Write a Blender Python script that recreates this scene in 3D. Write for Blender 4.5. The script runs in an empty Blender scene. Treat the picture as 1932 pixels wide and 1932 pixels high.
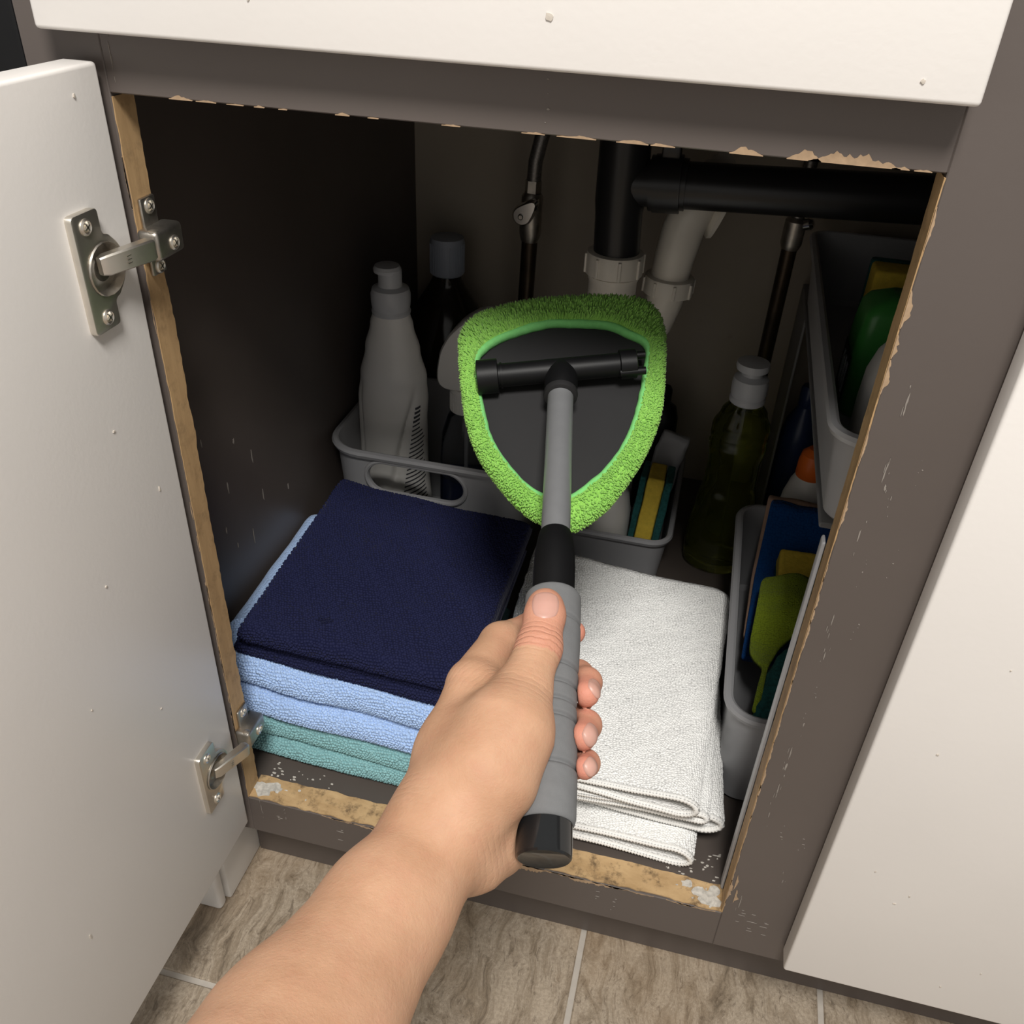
import bpy, bmesh, math, random
import numpy as np
from mathutils import Vector, Matrix, noise as mnoise

random.seed(7)
rng = np.random.default_rng(11)
S = bpy.context.scene
COL = S.collection

# ------------------------------------------------------------------ camera, sky, lamp, exposure
CAM_M = [[0.9701, 0.2391, 0.0408], [-0.1683, 0.542, 0.8234], [0.1748, -0.8056, 0.5661]]
CAM_LOC = [0.3379, -0.46624, 0.69716]
cam_data = bpy.data.cameras.new('camera')
cam_data.sensor_width = 36.0
cam_data.lens = 36.0 * 1687.2 / 1932.0
cam_data.clip_start = 0.01
cam = bpy.data.objects.new('camera', cam_data)
COL.objects.link(cam)
M3 = Matrix(CAM_M).transposed()
cam.matrix_world = Matrix.Translation(CAM_LOC) @ M3.to_4x4()
S.camera = cam

world = bpy.data.worlds.new('room_light')
S.world = world
world.use_nodes = True
world.node_tree.nodes['Background'].inputs[0].default_value = (1.0, 0.965, 0.92, 1)
world.node_tree.nodes['Background'].inputs[1].default_value = 0.46

lamp_data = bpy.data.lights.new('ceiling_lamp', 'AREA')
lamp_data.shape = 'DISK'
lamp_data.size = 0.50
lamp_data.energy = 49
lamp_data.color = (1.0, 0.97, 0.925)
lamp = bpy.data.objects.new('ceiling_lamp', lamp_data)
COL.objects.link(lamp)
lamp.location = (0.52, -1.06, 2.05)
lamp.rotation_euler = (Vector((0.2, 0.05, 0.3)) - Vector(lamp.location)).to_track_quat('-Z', 'Y').to_euler()

vs = S.view_settings
vs.view_transform = 'Standard'
vs.look = 'None'
vs.gamma = 1.0
vs.exposure = 0.0
vs.use_curve_mapping = False

# ------------------------------------------------------------------ measured world coordinates
PALM = [[[0.2336, -0.3947, 0.3754, 0.0396], [0.2372, -0.3277, 0.346, 0.0354], [0.2475, -0.2643, 0.3384, 0.0271], [0.2583, -0.2216, 0.3362, 0.0247]], [[0.2572, -0.2182, 0.3393, 0.0234], [0.2549, -0.1806, 0.3475, 0.02], [0.252, -0.1472, 0.358, 0.0138]], [[0.2602, -0.211, 0.3268, 0.0199], [0.253, -0.1593, 0.3311, 0.016], [0.254, -0.1375, 0.3369, 0.0128]], [[0.265, -0.2094, 0.3202, 0.018], [0.2658, -0.1673, 0.311, 0.0157], [0.2686, -0.1449, 0.3137, 0.0117]], [[0.2686, -0.2125, 0.3196, 0.0162], [0.2806, -0.202, 0.314, 0.014], [0.2799, -0.1651, 0.3045, 0.0115]], [[0.2622, -0.2177, 0.3482, 0.0199], [0.273, -0.1982, 0.3585, 0.0235], [0.2782, -0.1765, 0.3675, 0.0211], [0.2804, -0.1563, 0.3714, 0.0138]], [[0.2768, -0.1583, 0.3592, 0.0104], [0.2597, -0.1491, 0.3543, 0.0114]], [[0.276, -0.2157, 0.3269, 0.0157], [0.283, -0.21, 0.3279, 0.0113]]]
THUMB = [[0.2798, -0.1594, 0.3706, 0.0138], [0.2827, -0.13, 0.3798, 0.0115], [0.2812, -0.1101, 0.385, 0.0104], [0.2802, -0.1045, 0.3864, 0.0095]]
FINGERS = [[[0.2512, -0.1413, 0.357, 0.0129], [0.2569, -0.1049, 0.3531, 0.0119], [0.2686, -0.0808, 0.3451, 0.01], [0.2875, -0.0782, 0.3469, 0.0084], [0.2949, -0.089, 0.3577, 0.0067]], [[0.254, -0.1375, 0.3369, 0.0124], [0.2741, -0.1014, 0.3299, 0.0106], [0.3018, -0.1065, 0.3424, 0.0085], [0.3085, -0.119, 0.3515, 0.0075], [0.31, -0.1335, 0.3575, 0.0069]], [[0.2689, -0.1462, 0.3153, 0.0117], [0.2831, -0.1251, 0.3202, 0.01], [0.3066, -0.1321, 0.3347, 0.0085], [0.3128, -0.1431, 0.345, 0.0075], [0.3129, -0.1591, 0.3537, 0.007]], [[0.2803, -0.167, 0.307, 0.0106], [0.2915, -0.1484, 0.3144, 0.0084], [0.3105, -0.1554, 0.3286, 0.0073], [0.3167, -0.162, 0.3384, 0.0064], [0.317, -0.1734, 0.3482, 0.0057]]]
NAILS = [[[0.2815, -0.1126, 0.3937], [-0.0015, 0.0079, 0.0023], [0.0046, -0.0292, 0.0267], 0.0074, 0.007], [[0.3128, -0.1315, 0.3599], [0.0009, -0.0141, 0.0047], [0.0109, 0.0015, 0.0055], 0.005, 0.006], [[0.3162, -0.1589, 0.356], [0.0, -0.0132, 0.0046], [0.0105, -0.0011, 0.0105], 0.0053, 0.0064], [[0.3195, -0.1736, 0.3503], [0.0002, -0.0093, 0.004], [0.009, -0.0012, 0.0082], 0.0044, 0.005]]
RIM_OUT = [[0.166, 0.1156, 0.4234], [0.1647, 0.1252, 0.4296], [0.1678, 0.1349, 0.4354], [0.1789, 0.1457, 0.441], [0.2055, 0.1599, 0.447], [0.2335, 0.1698, 0.4501], [0.262, 0.1779, 0.452], [0.2863, 0.1818, 0.4517], [0.3004, 0.1767, 0.4467], [0.3087, 0.1647, 0.4381], [0.3148, 0.1404, 0.4223], [0.3191, 0.1125, 0.4049], [0.318, 0.0904, 0.392], [0.3111, 0.0637, 0.3774], [0.2978, 0.035, 0.3628], [0.2859, 0.0196, 0.3556], [0.2752, 0.0116, 0.3523], [0.2611, 0.0108, 0.3531], [0.2439, 0.0145, 0.3566], [0.2246, 0.025, 0.3641], [0.2031, 0.0416, 0.3754], [0.1901, 0.057, 0.3855], [0.179, 0.0779, 0.399]]
RIM_IN = [[0.1828, 0.1079, 0.4168], [0.1869, 0.1178, 0.4224], [0.1986, 0.1295, 0.4285], [0.2246, 0.1449, 0.4352], [0.2433, 0.15, 0.4363], [0.2672, 0.1544, 0.4364], [0.2826, 0.1522, 0.4333], [0.2972, 0.1479, 0.4289], [0.2999, 0.1348, 0.4205], [0.3008, 0.1061, 0.403], [0.2975, 0.0807, 0.3884], [0.2884, 0.058, 0.3764], [0.2743, 0.0391, 0.3672], [0.2667, 0.0323, 0.3641], [0.2584, 0.0289, 0.3631], [0.2498, 0.0303, 0.3647], [0.2388, 0.034, 0.3677], [0.2221, 0.0445, 0.3752], [0.2066, 0.0592, 0.3851], [0.1935, 0.0815, 0.3996], [0.1873, 0.0944, 0.408]]
PIVOT = [[0.2463, 0.0947, 0.4215], [0.1902, 0.0855, 0.4186], [0.3004, 0.1187, 0.4319]]
VIEWDIR = [0.1748, -0.8056, 0.5661]
AXIS = [[0.3071, -0.2182, 0.3335], [0.2485, 0.0847, 0.4188]]
SVALS = {"foam": [0.0163, 0.1466], "waist": 0.0789, "grooves": [0.0428, 0.0681, 0.077, 0.0868, 0.0975, 0.1268], "sleeve": 0.1928, "collar": 0.3131}

# ------------------------------------------------------------------ materials
MATS = {}


class NT:
    def __init__(s, name):
        s.m = bpy.data.materials.new(name)
        s.m.use_nodes = True
        s.t = s.m.node_tree
        s.b = s.t.nodes['Principled BSDF']

    def n(s, kind, **kw):
        nd = s.t.nodes.new(kind)
        for k, v in kw.items():
            if isinstance(k, str) and hasattr(nd, k):
                setattr(nd, k, v)
        return nd

    def l(s, a, b):
        s.t.links.new(a, b)

    def coord(s, which='Object', scale=None):
        tc = s.n('ShaderNodeTexCoord')
        if scale is None:
            return tc.outputs[which]
        mp = s.n('ShaderNodeMapping')
        mp.inputs['Scale'].default_value = scale
        s.l(tc.outputs[which], mp.inputs['Vector'])
        return mp.outputs['Vector']

    def noise(s, vec, scale, detail=4, rough=.55, dist=0):
        nd = s.n('ShaderNodeTexNoise')
        nd.inputs['Scale'].default_value = scale
        nd.inputs['Detail'].default_value = detail
        nd.inputs['Roughness'].default_value = rough
        nd.inputs['Distortion'].default_value = dist
        s.l(vec, nd.inputs['Vector'])
        return nd.outputs['Fac']

    def ramp(s, fac, stops):
        nd = s.n('ShaderNodeValToRGB')
        el = nd.color_ramp.elements
        while len(el) < len(stops):
            el.new(0.5)
        for e, (p, c) in zip(el, stops):
            e.position = p
            e.color = (*c, 1) if len(c) == 3 else c
        s.l(fac, nd.inputs['Fac'])
        return nd.outputs['Color']

    def mix(s, fac, a, b, blend='MIX'):
        nd = s.n('ShaderNodeMix', data_type='RGBA', blend_type=blend)
        for sock, v in ((nd.inputs[0], fac), (nd.inputs[6], a), (nd.inputs[7], b)):
            if isinstance(v, (int, float)):
                sock.default_value = v
            elif isinstance(v, tuple):
                sock.default_value = (*v, 1)
            else:
                s.l(v, sock)
        return nd.outputs[2]

    def math(s, op, a, b=None):
        nd = s.n('ShaderNodeMath', operation=op)
        for i, v in enumerate((a, b)):
            if v is None:
                continue
            if isinstance(v, (int, float)):
                nd.inputs[i].default_value = v
            else:
                s.l(v, nd.inputs[i])
        return nd.outputs[0]

    def bump(s, height, dist, strength=1.0, prev=None):
        nd = s.n('ShaderNodeBump')
        nd.inputs['Distance'].default_value = dist
        nd.inputs['Strength'].default_value = strength
        s.l(height, nd.inputs['Height'])
        if prev is not None:
            s.l(prev, nd.inputs['Normal'])
        return nd.outputs['Normal']

    def set(s, **kw):
        names = dict(rough='Roughness', metal='Metallic', color='Base Color', trans='Transmission Weight', ior='IOR',
                     sss='Subsurface Weight', spec='Specular IOR Level', sheen='Sheen Weight', alpha='Alpha', normal='Normal', coat='Coat Weight')
        for k, v in kw.items():
            sock = s.b.inputs[names[k]]
            if isinstance(v, tuple):
                sock.default_value = (*v, 1)
            elif isinstance(v, (int, float)):
                sock.default_value = v
            else:
                s.l(v, sock)
        return s


def plain(name, col, rough=.5, metal=0.0, var=.08, scale=30, bump=0.0, bscale=200, **kw):
    m = NT(name)
    v = m.coord('Object')
    n = m.noise(v, scale, 4)
    dark = tuple(c * (1 - var) for c in col)
    lite = tuple(min(1, c * (1 + var)) for c in col)
    m.set(color=m.ramp(n, [(.3, dark), (.7, lite)]), rough=rough, metal=metal, **kw)
    if bump:
        m.set(normal=m.bump(m.noise(v, bscale, 3), bump, .6))
    MATS[name] = m.m
    return m.m


plain('white_paint', (.745, .715, .685), .42, var=.02, scale=6, bump=.00012, bscale=260)
plain('white_trim', (.74, .72, .69), .4, var=.03, scale=8)
plain('appliance_black', (.006, .006, .0065), .55, spec=.2, var=.1)
plain('black_gloss', (.008, .009, .010), .12, var=.1)
plain('black_plastic', (.0045, .0045, .005), .48, spec=.22, var=.15, scale=40, bump=.00003, bscale=900)
plain('dark_plate', (.0165, .016, .0168), .65, spec=.25, var=.06, scale=20, bump=.00004, bscale=900)
plain('black_pipe', (.012, .012, .013), .36, var=.2, scale=14)
plain('pvc_white', (.76, .72, .64), .35, var=.05, scale=20)
plain('grey_plastic', (.31, .31, .32), .42, var=.03, scale=12)
plain('clear_grey', (.40, .40, .41), .35, var=.03, scale=12)
plain('nickel', (.74, .70, .63), .40, metal=1, var=.06, scale=60, bump=.00004, bscale=500)
plain('nickel_dark', (.46, .43, .385), .40, metal=1, var=.15, scale=120, bump=.00012, bscale=900)
plain('chrome', (.75, .74, .72), .15, metal=1, var=.03)
plain('brown_pipe', (.05, .035, .022), .4, metal=.7, var=.3, scale=40)
plain('braid', (.20, .19, .18), .4, metal=.8, var=.3, scale=500)
plain('aluminium', (.29, .295, .305), .34, metal=.5, var=.03, scale=120)
plain('foam_grip', (.140, .143, .146), .85, var=.05, scale=160, bump=.0002, bscale=1500)
plain('bottle_white', (.82, .80, .76), .38, var=.02, scale=12, sss=0.0)
plain('cap_frost', (.55, .56, .58), .4, var=.03)
plain('cap_blue_grey', (.34, .37, .43), .5, var=.04)
plain('label_ink', (.06, .06, .07), .6, var=.05)
plain('orange_cap', (.85, .17, .02), .4, var=.04)
plain('green_bottle', (.05, .27, .05), .35, var=.06, scale=20)
plain('teal_scourer', (.013, .095, .092), .95, var=.35, scale=260, bump=.0012, bscale=420)
plain('sponge_yellow', (.72, .52, .06), .95, var=.10, scale=180, bump=.0010, bscale=330)
plain('tan_cloth', (.42, .27, .19), .9, var=.08, scale=200)
plain('bare_wood_dark', (.33, .22, .12), .85, var=.2, scale=60)
plain('chip_wood', (.36, .25, .155), .9, var=.15, scale=200)
plain('door_speck', (.52, .47, .41), .8, var=.1)
plain('scuff', (.24, .215, .19), .8, var=.15, scale=200)
plain('white_speck', (.80, .78, .72), .7, var=.05)
plain('grout', (.44, .40, .35), .9, var=.06, scale=80)
plain('hem_green', (.18, .54, .16), .9, var=.06, scale=300, bump=.0004, bscale=900)
plain('nail', (.52, .285, .23), .42, var=.04, scale=60, sss=.1)
plain('navy_loops', (.017, .0195, .056), .95, var=.10, scale=420, spec=.04)
plain('blue_loops', (.40, .55, .82), .95, var=.10, scale=420, spec=.04)
plain('teal_loops', (.25, .46, .48), .95, var=.10, scale=420, spec=.04)
plain('white_loops', (.88, .88, .865), .95, var=.10, scale=420, spec=.04)
plain('old_paint', (.50, .47, .42), .7, var=.28, scale=260)
plain('white_hem', (.86, .85, .82), .9, var=.03, scale=200, bump=.0005, bscale=1100)
plain('navy_bottle', (.02, .035, .10), .35, var=.1)

# brown cabinet paint
m = NT('brown_paint'); v = m.coord('Object')
n1 = m.noise(v, 3.5, 5); n2 = m.noise(v, 150, 3)
m.set(color=m.ramp(n1, [(.3, (.092, .076, .068)), (.7, (.108, .090, .081))]), rough=.42, normal=m.bump(n2, .00015, .5)); MATS['brown_paint'] = m.m
# inner panels, a slightly darker brown with mottled tone and soft bumps
m = NT('brown_inner'); v = m.coord('Object')
n1 = m.noise(v, 7, 5); n3 = m.noise(v, 2.2, 6, .7)
c = m.ramp(n1, [(.3, (.075, .061, .053)), (.7, (.092, .075, .066))])
m.set(color=c, rough=.45, normal=m.bump(n3, .0006, .4)); MATS['brown_inner'] = m.m
# back wall, stained off white
m = NT('back_wall'); v = m.coord('Object')
n1 = m.noise(v, 3, 6, .6); n2 = m.noise(v, 16, 5)
c = m.ramp(n1, [(.3, (.34, .29, .23)), (.7, (.42, .37, .30))])
c = m.mix(m.math('MULTIPLY', m.ramp(n2, [(.66, (0, 0, 0)), (.74, (1, 1, 1))]), .35), c, (.16, .11, .07))
m.set(color=c, rough=.8); MATS['back_wall'] = m.m
# raw fibreboard, jambs (grain along Z) and sill (grain along X)
def raw_board(name, sc, cols, dirt):
    m = NT(name); v = m.coord('Object', sc)
    g = m.noise(v, 60, 6, .65); v2 = m.coord('Object')
    s = m.noise(v2, 55, 6, .75)
    c = m.ramp(g, [(.28, cols[0]), (.72, cols[1])])
    c = m.mix(m.math('MULTIPLY', m.ramp(s, [(.50, (0, 0, 0)), (.66, (1, 1, 1))]), dirt), c, (.10, .062, .03))
    m.set(color=c, rough=.75, normal=m.bump(g, .0007, .7)); MATS[name] = m.m
raw_board('jamb_wood', (1, 1, .14), ((.33, .205, .095), (.50, .33, .165)), .35)
raw_board('sill_wood', (.5, 1, 1), ((.36, .225, .10), (.56, .385, .20)), .9)
# brown-tan stone look of the floor tiles
m = NT('floor_tile'); v = m.coord('Object')
w = m.noise(v, 5, 4)
mp = m.n('ShaderNodeMapping'); mp.inputs['Scale'].default_value = (3.2, 1, 1); mp.inputs['Rotation'].default_value = (0, 0, .18)
m.l(v, mp.inputs['Vector'])
va = m.n('ShaderNodeVectorMath', operation='MULTIPLY_ADD')
nc = m.n('ShaderNodeTexNoise'); nc.inputs['Scale'].default_value = 14; nc.inputs['Detail'].default_value = 3; m.l(v, nc.inputs['Vector'])
m.l(nc.outputs['Color'], va.inputs[0]); va.inputs[1].default_value = (.10, .10, 0); m.l(mp.outputs['Vector'], va.inputs[2])
g = m.noise(va.outputs[0], 15, 12, .74, .9)
g2 = m.noise(va.outputs[0], 75, 8, .75, .8)
g3 = m.noise(v, 320, 4, .7)
c = m.ramp(g, [(.30, (.10, .074, .050)), (.43, (.285, .224, .158)), (.56, (.45, .372, .283)), (.70, (.22, .164, .110))])
c = m.mix(m.math('MULTIPLY', m.ramp(g2, [(.36, (1, 1, 1)), (.47, (0, 0, 0))]), .65), c, (.095, .068, .044))
c = m.mix(m.math('MULTIPLY', m.ramp(g3, [(.42, (1, 1, 1)), (.6, (0, 0, 0))]), .30), c, (.15, .115, .08))
c = m.mix(m.math('MULTIPLY', m.ramp(w, [(.5, (0, 0, 0)), (.7, (1, 1, 1))]), .3), c, (.38, .25, .14))
m.set(color=c, rough=.45, normal=m.bump(g3, .0006, .5, m.bump(g, .0022, .7))); MATS['floor_tile'] = m.m


# looped towelling: UV is in metres, loops in rows along U
def terry(name, col, gap=.55, cell=.0030, dist=.0010):
    m = NT(name); v = m.coord('UV')
    nz = m.n('ShaderNodeTexNoise'); nz.inputs['Scale'].default_value = 90; nz.inputs['Detail'].default_value = 2; m.l(v, nz.inputs['Vector'])
    va = m.n('ShaderNodeVectorMath', operation='MULTIPLY_ADD')
    m.l(nz.outputs['Color'], va.inputs[0]); va.inputs[1].default_value = (.006, .006, 0); m.l(v, va.inputs[2])
    mp = m.n('ShaderNodeMapping'); mp.inputs['Scale'].default_value = (1 / cell, 1 / (cell * .85), 1); m.l(va.outputs[0], mp.inputs['Vector'])
    vo = m.n('ShaderNodeTexVoronoi', voronoi_dimensions='2D'); vo.inputs['Scale'].default_value = 1; vo.inputs['Randomness'].default_value = .55
    m.l(mp.outputs['Vector'], vo.inputs['Vector'])
    d = vo.outputs['Distance']
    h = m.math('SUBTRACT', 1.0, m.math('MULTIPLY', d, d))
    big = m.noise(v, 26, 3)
    c = m.ramp(d, [(.25, col), (.75, tuple(x * gap for x in col))])  # shade between the loops is painted in: gaps get a darker colour
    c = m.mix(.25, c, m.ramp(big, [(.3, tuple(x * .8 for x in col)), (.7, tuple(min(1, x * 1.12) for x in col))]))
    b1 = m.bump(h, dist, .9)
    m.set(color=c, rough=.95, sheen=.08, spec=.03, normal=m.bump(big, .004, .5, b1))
    MATS[name] = m.m


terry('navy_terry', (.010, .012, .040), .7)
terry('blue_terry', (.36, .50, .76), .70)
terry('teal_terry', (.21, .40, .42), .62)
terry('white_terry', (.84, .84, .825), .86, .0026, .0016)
terry('lime_cloth', (.29, .38, .03), .7, .0022, .0014)
terry('royal_cloth', (.012, .075, .26), .75, .0030, .0012)

# microfibre pile of the bonnet
m = NT('lime_pile'); v = m.coord('Object')
n1 = m.noise(v, 45, 4); n2 = m.noise(v, 900, 2)
c = m.ramp(n1, [(.3, (.19, .42, .065)), (.7, (.27, .54, .10))])
c = m.mix(.35, c, m.ramp(n2, [(.35, (.14, .32, .045)), (.65, (.36, .68, .16))]))
m.set(color=c, rough=.95, sheen=.2, spec=.1); MATS['lime_pile'] = m.m

# skin, with a rosy attribute at the fingertips and crease attributes at the joints
m = NT('skin'); v = m.coord('Object')
at1 = m.n('ShaderNodeAttribute', attribute_name='rosy'); at2 = m.n('ShaderNodeAttribute', attribute_name='crease'); at3 = m.n('ShaderNodeAttribute', attribute_name='crease_pos')
n1 = m.noise(v, 38, 5); n2 = m.noise(v, 420, 4, .7); n3 = m.noise(v, 110, 4)
c = m.ramp(n1, [(.3, (.43, .24, .143)), (.7, (.53, .315, .20))])
c = m.mix(m.math('MULTIPLY', m.ramp(n3, [(.45, (0, 0, 0)), (.75, (1, 1, 1))]), .22), c, (.47, .215, .145))
c = m.mix(m.math('MULTIPLY', at1.outputs['Fac'], .80), c, (.58, .205, .155))
wv = m.math('SINE', m.math('ADD', m.math('MULTIPLY', at3.outputs['Fac'], 2 * math.pi / 3.4), m.math('MULTIPLY', n3, 9.0)))
wv = m.math('MULTIPLY', m.math('POWER', m.math('ADD', m.math('MULTIPLY', wv, .5), .5), 3.0), at2.outputs['Fac'])
b1 = m.bump(m.noise(v, 900, 3, .6), .00025, .5, m.bump(n2, .0006, .45))
b2 = m.bump(m.math('SUBTRACT', 1.0, wv), .0006, .7, b1)
m.set(color=c, rough=.58, normal=b2, sss=.12, spec=.28)
m.b.inputs['Subsurface Radius'].default_value = (1, .35, .2)
m.b.inputs['Subsurface Scale'].default_value = .006
MATS['skin'] = m.m


def glassy(name, col, rough=.08, ior=1.4, trans=1.0):
    m = NT(name)
    v = m.coord('Object'); n = m.noise(v, 20, 2)
    m.set(color=m.ramp(n, [(.3, tuple(c * .97 for c in col)), (.7, col)]), rough=rough, trans=trans, ior=ior)
    MATS[name] = m.m


glassy('clear_plastic', (.86, .88, .90), .06, 1.3)
glassy('soap_liquid', (.38, .41, .085), .05, 1.33, .95)
glassy('amber_plastic', (.10, .075, .05), .15, 1.4, .8)
glassy('frost_panel', (.42, .42, .42), .45, 1.3, .55)


# ------------------------------------------------------------------ builders
def tag(o, label=None, cat=None, group=None, kind=None):
    for k, v in (('label', label), ('category', cat), ('group', group), ('kind', kind)):
        if v:
            o[k] = v
    return o


def link_mesh(name, me, mats, parent=None, smooth=True):
    for mm in (mats if isinstance(mats, (list, tuple)) else [mats]):
        me.materials.append(MATS[mm])
    if smooth:
        me.shade_smooth()
    o = bpy.data.objects.new(name, me)
    COL.objects.link(o)
    if parent is not None:
        o.parent = parent
        o.matrix_parent_inverse = parent.matrix_basis.inverted()
    return o


def empty(name, loc, label, cat, group=None):
    o = bpy.data.objects.new(name, None)
    o.empty_display_size = .02
    COL.objects.link(o)
    o.location = loc
    return tag(o, label, cat, group)


class MB:
    """collects faces, links them as ONE mesh object"""

    def __init__(s):
        s.v = []; s.f = []; s.uv = None; s.sharp = None

    def add(s, vs, fs):
        k = len(s.v)
        s.v += [tuple(map(float, p)) for p in vs]
        s.f += [tuple(i + k for i in f) for f in fs]
        return s

    def box(s, x0, x1, y0, y1, z0, z1, bevel=0.0, seg=2, mat=None):
        bm = bmesh.new()
        bmesh.ops.create_cube(bm, size=1)
        for v in bm.verts:
            v.co = Vector(((x0 + x1) / 2 + v.co.x * (x1 - x0), (y0 + y1) / 2 + v.co.y * (y1 - y0), (z0 + z1) / 2 + v.co.z * (z1 - z0)))
        if bevel:
            bmesh.ops.bevel(bm, geom=bm.edges[:], offset=bevel, segments=seg, affect='EDGES', profile=.5)
        if mat is not None:
            bm.transform(mat)
        bm.verts.index_update()
        s.add([v.co for v in bm.verts], [[v.index for v in f.verts] for f in bm.faces])
        bm.free()
        return s

    def tube(s, pts, rad, seg=20, cap=True, flat=None):
        pts = [Vector(p) for p in pts]
        n = len(pts)
        rad = rad if isinstance(rad, (list, tuple)) else [rad] * n
        tg = []
        for i in range(n):
            a = pts[max(i - 1, 0)]; b = pts[min(i + 1, n - 1)]
            d = (b - a)
            tg.append(d.normalized() if d.length > 1e-9 else (tg[-1] if tg else Vector((0, 0, 1))))
        up = Vector((0, 0, 1)) if abs(tg[0].z) < .9 else Vector((1, 0, 0))
        nx = (up - tg[0] * up.dot(tg[0])).normalized()
        rings = []
        for i in range(n):
            nx = (nx - tg[i] * nx.dot(tg[i])).normalized()
            ny = tg[i].cross(nx)
            rings.append([pts[i] + nx * math.cos(2 * math.pi * j / seg) * rad[i] + ny * math.sin(2 * math.pi * j / seg) * rad[i] for j in range(seg)])
        vs = [p for r in rings for p in r]
        fs = [(i * seg + j, i * seg + (j + 1) % seg, (i + 1) * seg + (j + 1) % seg, (i + 1) * seg + j) for i in range(n - 1) for j in range(seg)]
        if cap:
            fs.append(tuple(reversed(range(seg))))
            fs.append(tuple((n - 1) * seg + j for j in range(seg)))
        return s.add(vs, fs)

    def lathe(s, prof, seg=32, c=(0, 0, 0), sx=1.0, sy=1.0, mat=None):
        vs = []
        for r, z in prof:
            for j in range(seg):
                a = 2 * math.pi * j / seg
                p = Vector((c[0] + r * sx * math.cos(a), c[1] + r * sy * math.sin(a), c[2] + z))
                vs.append(mat @ p if mat is not None else p)
        n = len(prof)
        fs = [(i * seg + j, i * seg + (j + 1) % seg, (i + 1) * seg + (j + 1) % seg, (i + 1) * seg + j) for i in range(n - 1) for j in range(seg)]
        fs.append(tuple(reversed(range(seg))))
        fs.append(tuple((n - 1) * seg + j for j in range(seg)))
        return s.add(vs, fs)

    def loops(s, loops, cap0=True, cap1=True):
        k = len(loops[0]); n = len(loops)
        vs = [p for l in loops for p in l]
        fs = [(i * k + j, i * k + (j + 1) % k, (i + 1) * k + (j + 1) % k, (i + 1) * k + j) for i in range(n - 1) for j in range(k)]
        if cap0:
            fs.append(tuple(reversed(range(k))))
        if cap1:
            fs.append(tuple((n - 1) * k + j for j in range(k)))
        return s.add(vs, fs)

    def build(s, name, mat, parent=None, smooth=True, angle=35):
        me = bpy.data.meshes.new(name)
        me.from_pydata(s.v, [], s.f)
        bm = bmesh.new(); bm.from_mesh(me)
        bmesh.ops.recalc_face_normals(bm, faces=bm.faces[:])
        bm.to_mesh(me); bm.free()
        o = link_mesh(name, me, mat, parent, smooth)
        if smooth:
            me.set_sharp_from_angle(angle=math.radians(angle))
        return o


def rrect(x0, x1, y0, y1, r, z, n=8):
    pts = []
    for cx, cy, a0 in ((x1 - r, y1 - r, 0), (x0 + r, y1 - r, 90), (x0 + r, y0 + r, 180), (x1 - r, y0 + r, 270)):
        for i in range(n + 1):
            a = math.radians(a0 + 90 * i / n)
            pts.append(Vector((cx + r * math.cos(a), cy + r * math.sin(a), z)))
    return pts


def bin_mesh(x0, x1, y0, y1, z0, z1, taper, r, t=.003, lip=.006):
    """open tub: flared walls, rolled rim"""
    mb = MB(); L = []
    H = z1 - z0

    def at(off, z, rr):
        k = taper * (1 - (z - z0) / H)
        return rrect(x0 + k + off, x1 - k - off, y0 + k + off, y1 - k - off, max(rr, .004), z)
    L.append(at(.004, z0, r * .7)); L.append(at(0, z0 + .005, r * .8))
    for f in (.25, .5, .75):
        L.append(at(0, z0 + .005 + (H - .02) * f, r * (.8 + .2 * f)))
    L.append(at(0, z1 - .009, r)); L.append(at(-lip * .8, z1 - .008, r + lip * .8)); L.append(at(-lip, z1 - .004, r + lip))
    L.append(at(-lip * .7, z1 - .001, r + lip * .7)); L.append(at(0, z1, r)); L.append(at(t * .8, z1 - .001, r - t)); L.append(at(t, z1 - .004, r - t))
    for f in (.75, .5, .25):
        L.append(at(t, z0 + .005 + (H - .02) * f, r * (.8 + .2 * f) - t))
    L.append(at(t, z0 + .008, r * .7)); L.append(at(t + .005, z0 + t, r * .6))
    return mb.loops(L)


def stadium(cx, cz, hw, r, n=14):
    pts = []
    for i in range(n + 1):
        a = math.pi / 2 + math.pi * i / n
        pts.append((cx - hw + r + r * math.cos(a), cz + r * math.sin(a)))
    for i in range(n + 1):
        a = -math.pi / 2 + math.pi * i / n
        pts.append((cx + hw - r + r * math.cos(a), cz + r * math.sin(a)))
    return pts


def boolean_cut(o, cutter):
    md = o.modifiers.new('cut', 'BOOLEAN'); md.operation = 'DIFFERENCE'; md.object = cutter; md.solver = 'EXACT'
    dg = bpy.context.evaluated_depsgraph_get()
    me = bpy.data.meshes.new_from_object(o.evaluated_get(dg))
    o.modifiers.clear(); old = o.data; o.data = me
    bpy.data.meshes.remove(old)
    bpy.data.objects.remove(cutter)
    me.shade_smooth(); me.set_sharp_from_angle(angle=math.radians(35))


# ------------------------------------------------------------------ setting: floor tiles, trim
FZ = -.15
floor = MB().box(-1.2, 1.8, -1.6, .9, FZ - .03, FZ - .0022).build('floor', 'grout')
tag(floor, kind='structure')
cols = [-1.053, -.824, -.595, -.366, -.137, .0925, .322, .551, .780, 1.009, 1.238]
rows = [-1.477, -1.018, -.559, -.100, .359]
g = .0028
for ri in range(4):
    for ci in range(0, len(cols) - 1):
        if ri >= 2 and ci == 4:
            x0, x1 = cols[4], cols[6]                      # wider tile: no joint shows there
        elif ri >= 2 and ci == 5:
            continue
        else:
            x0, x1 = cols[ci], cols[ci + 1]
        MB().box(x0 + g, x1 - g, rows[ri] + g, rows[ri + 1] - g, FZ - .006, FZ + random.uniform(-.0002, .0002), .0012, 1).build('tile', 'floor_tile', floor)

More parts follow.
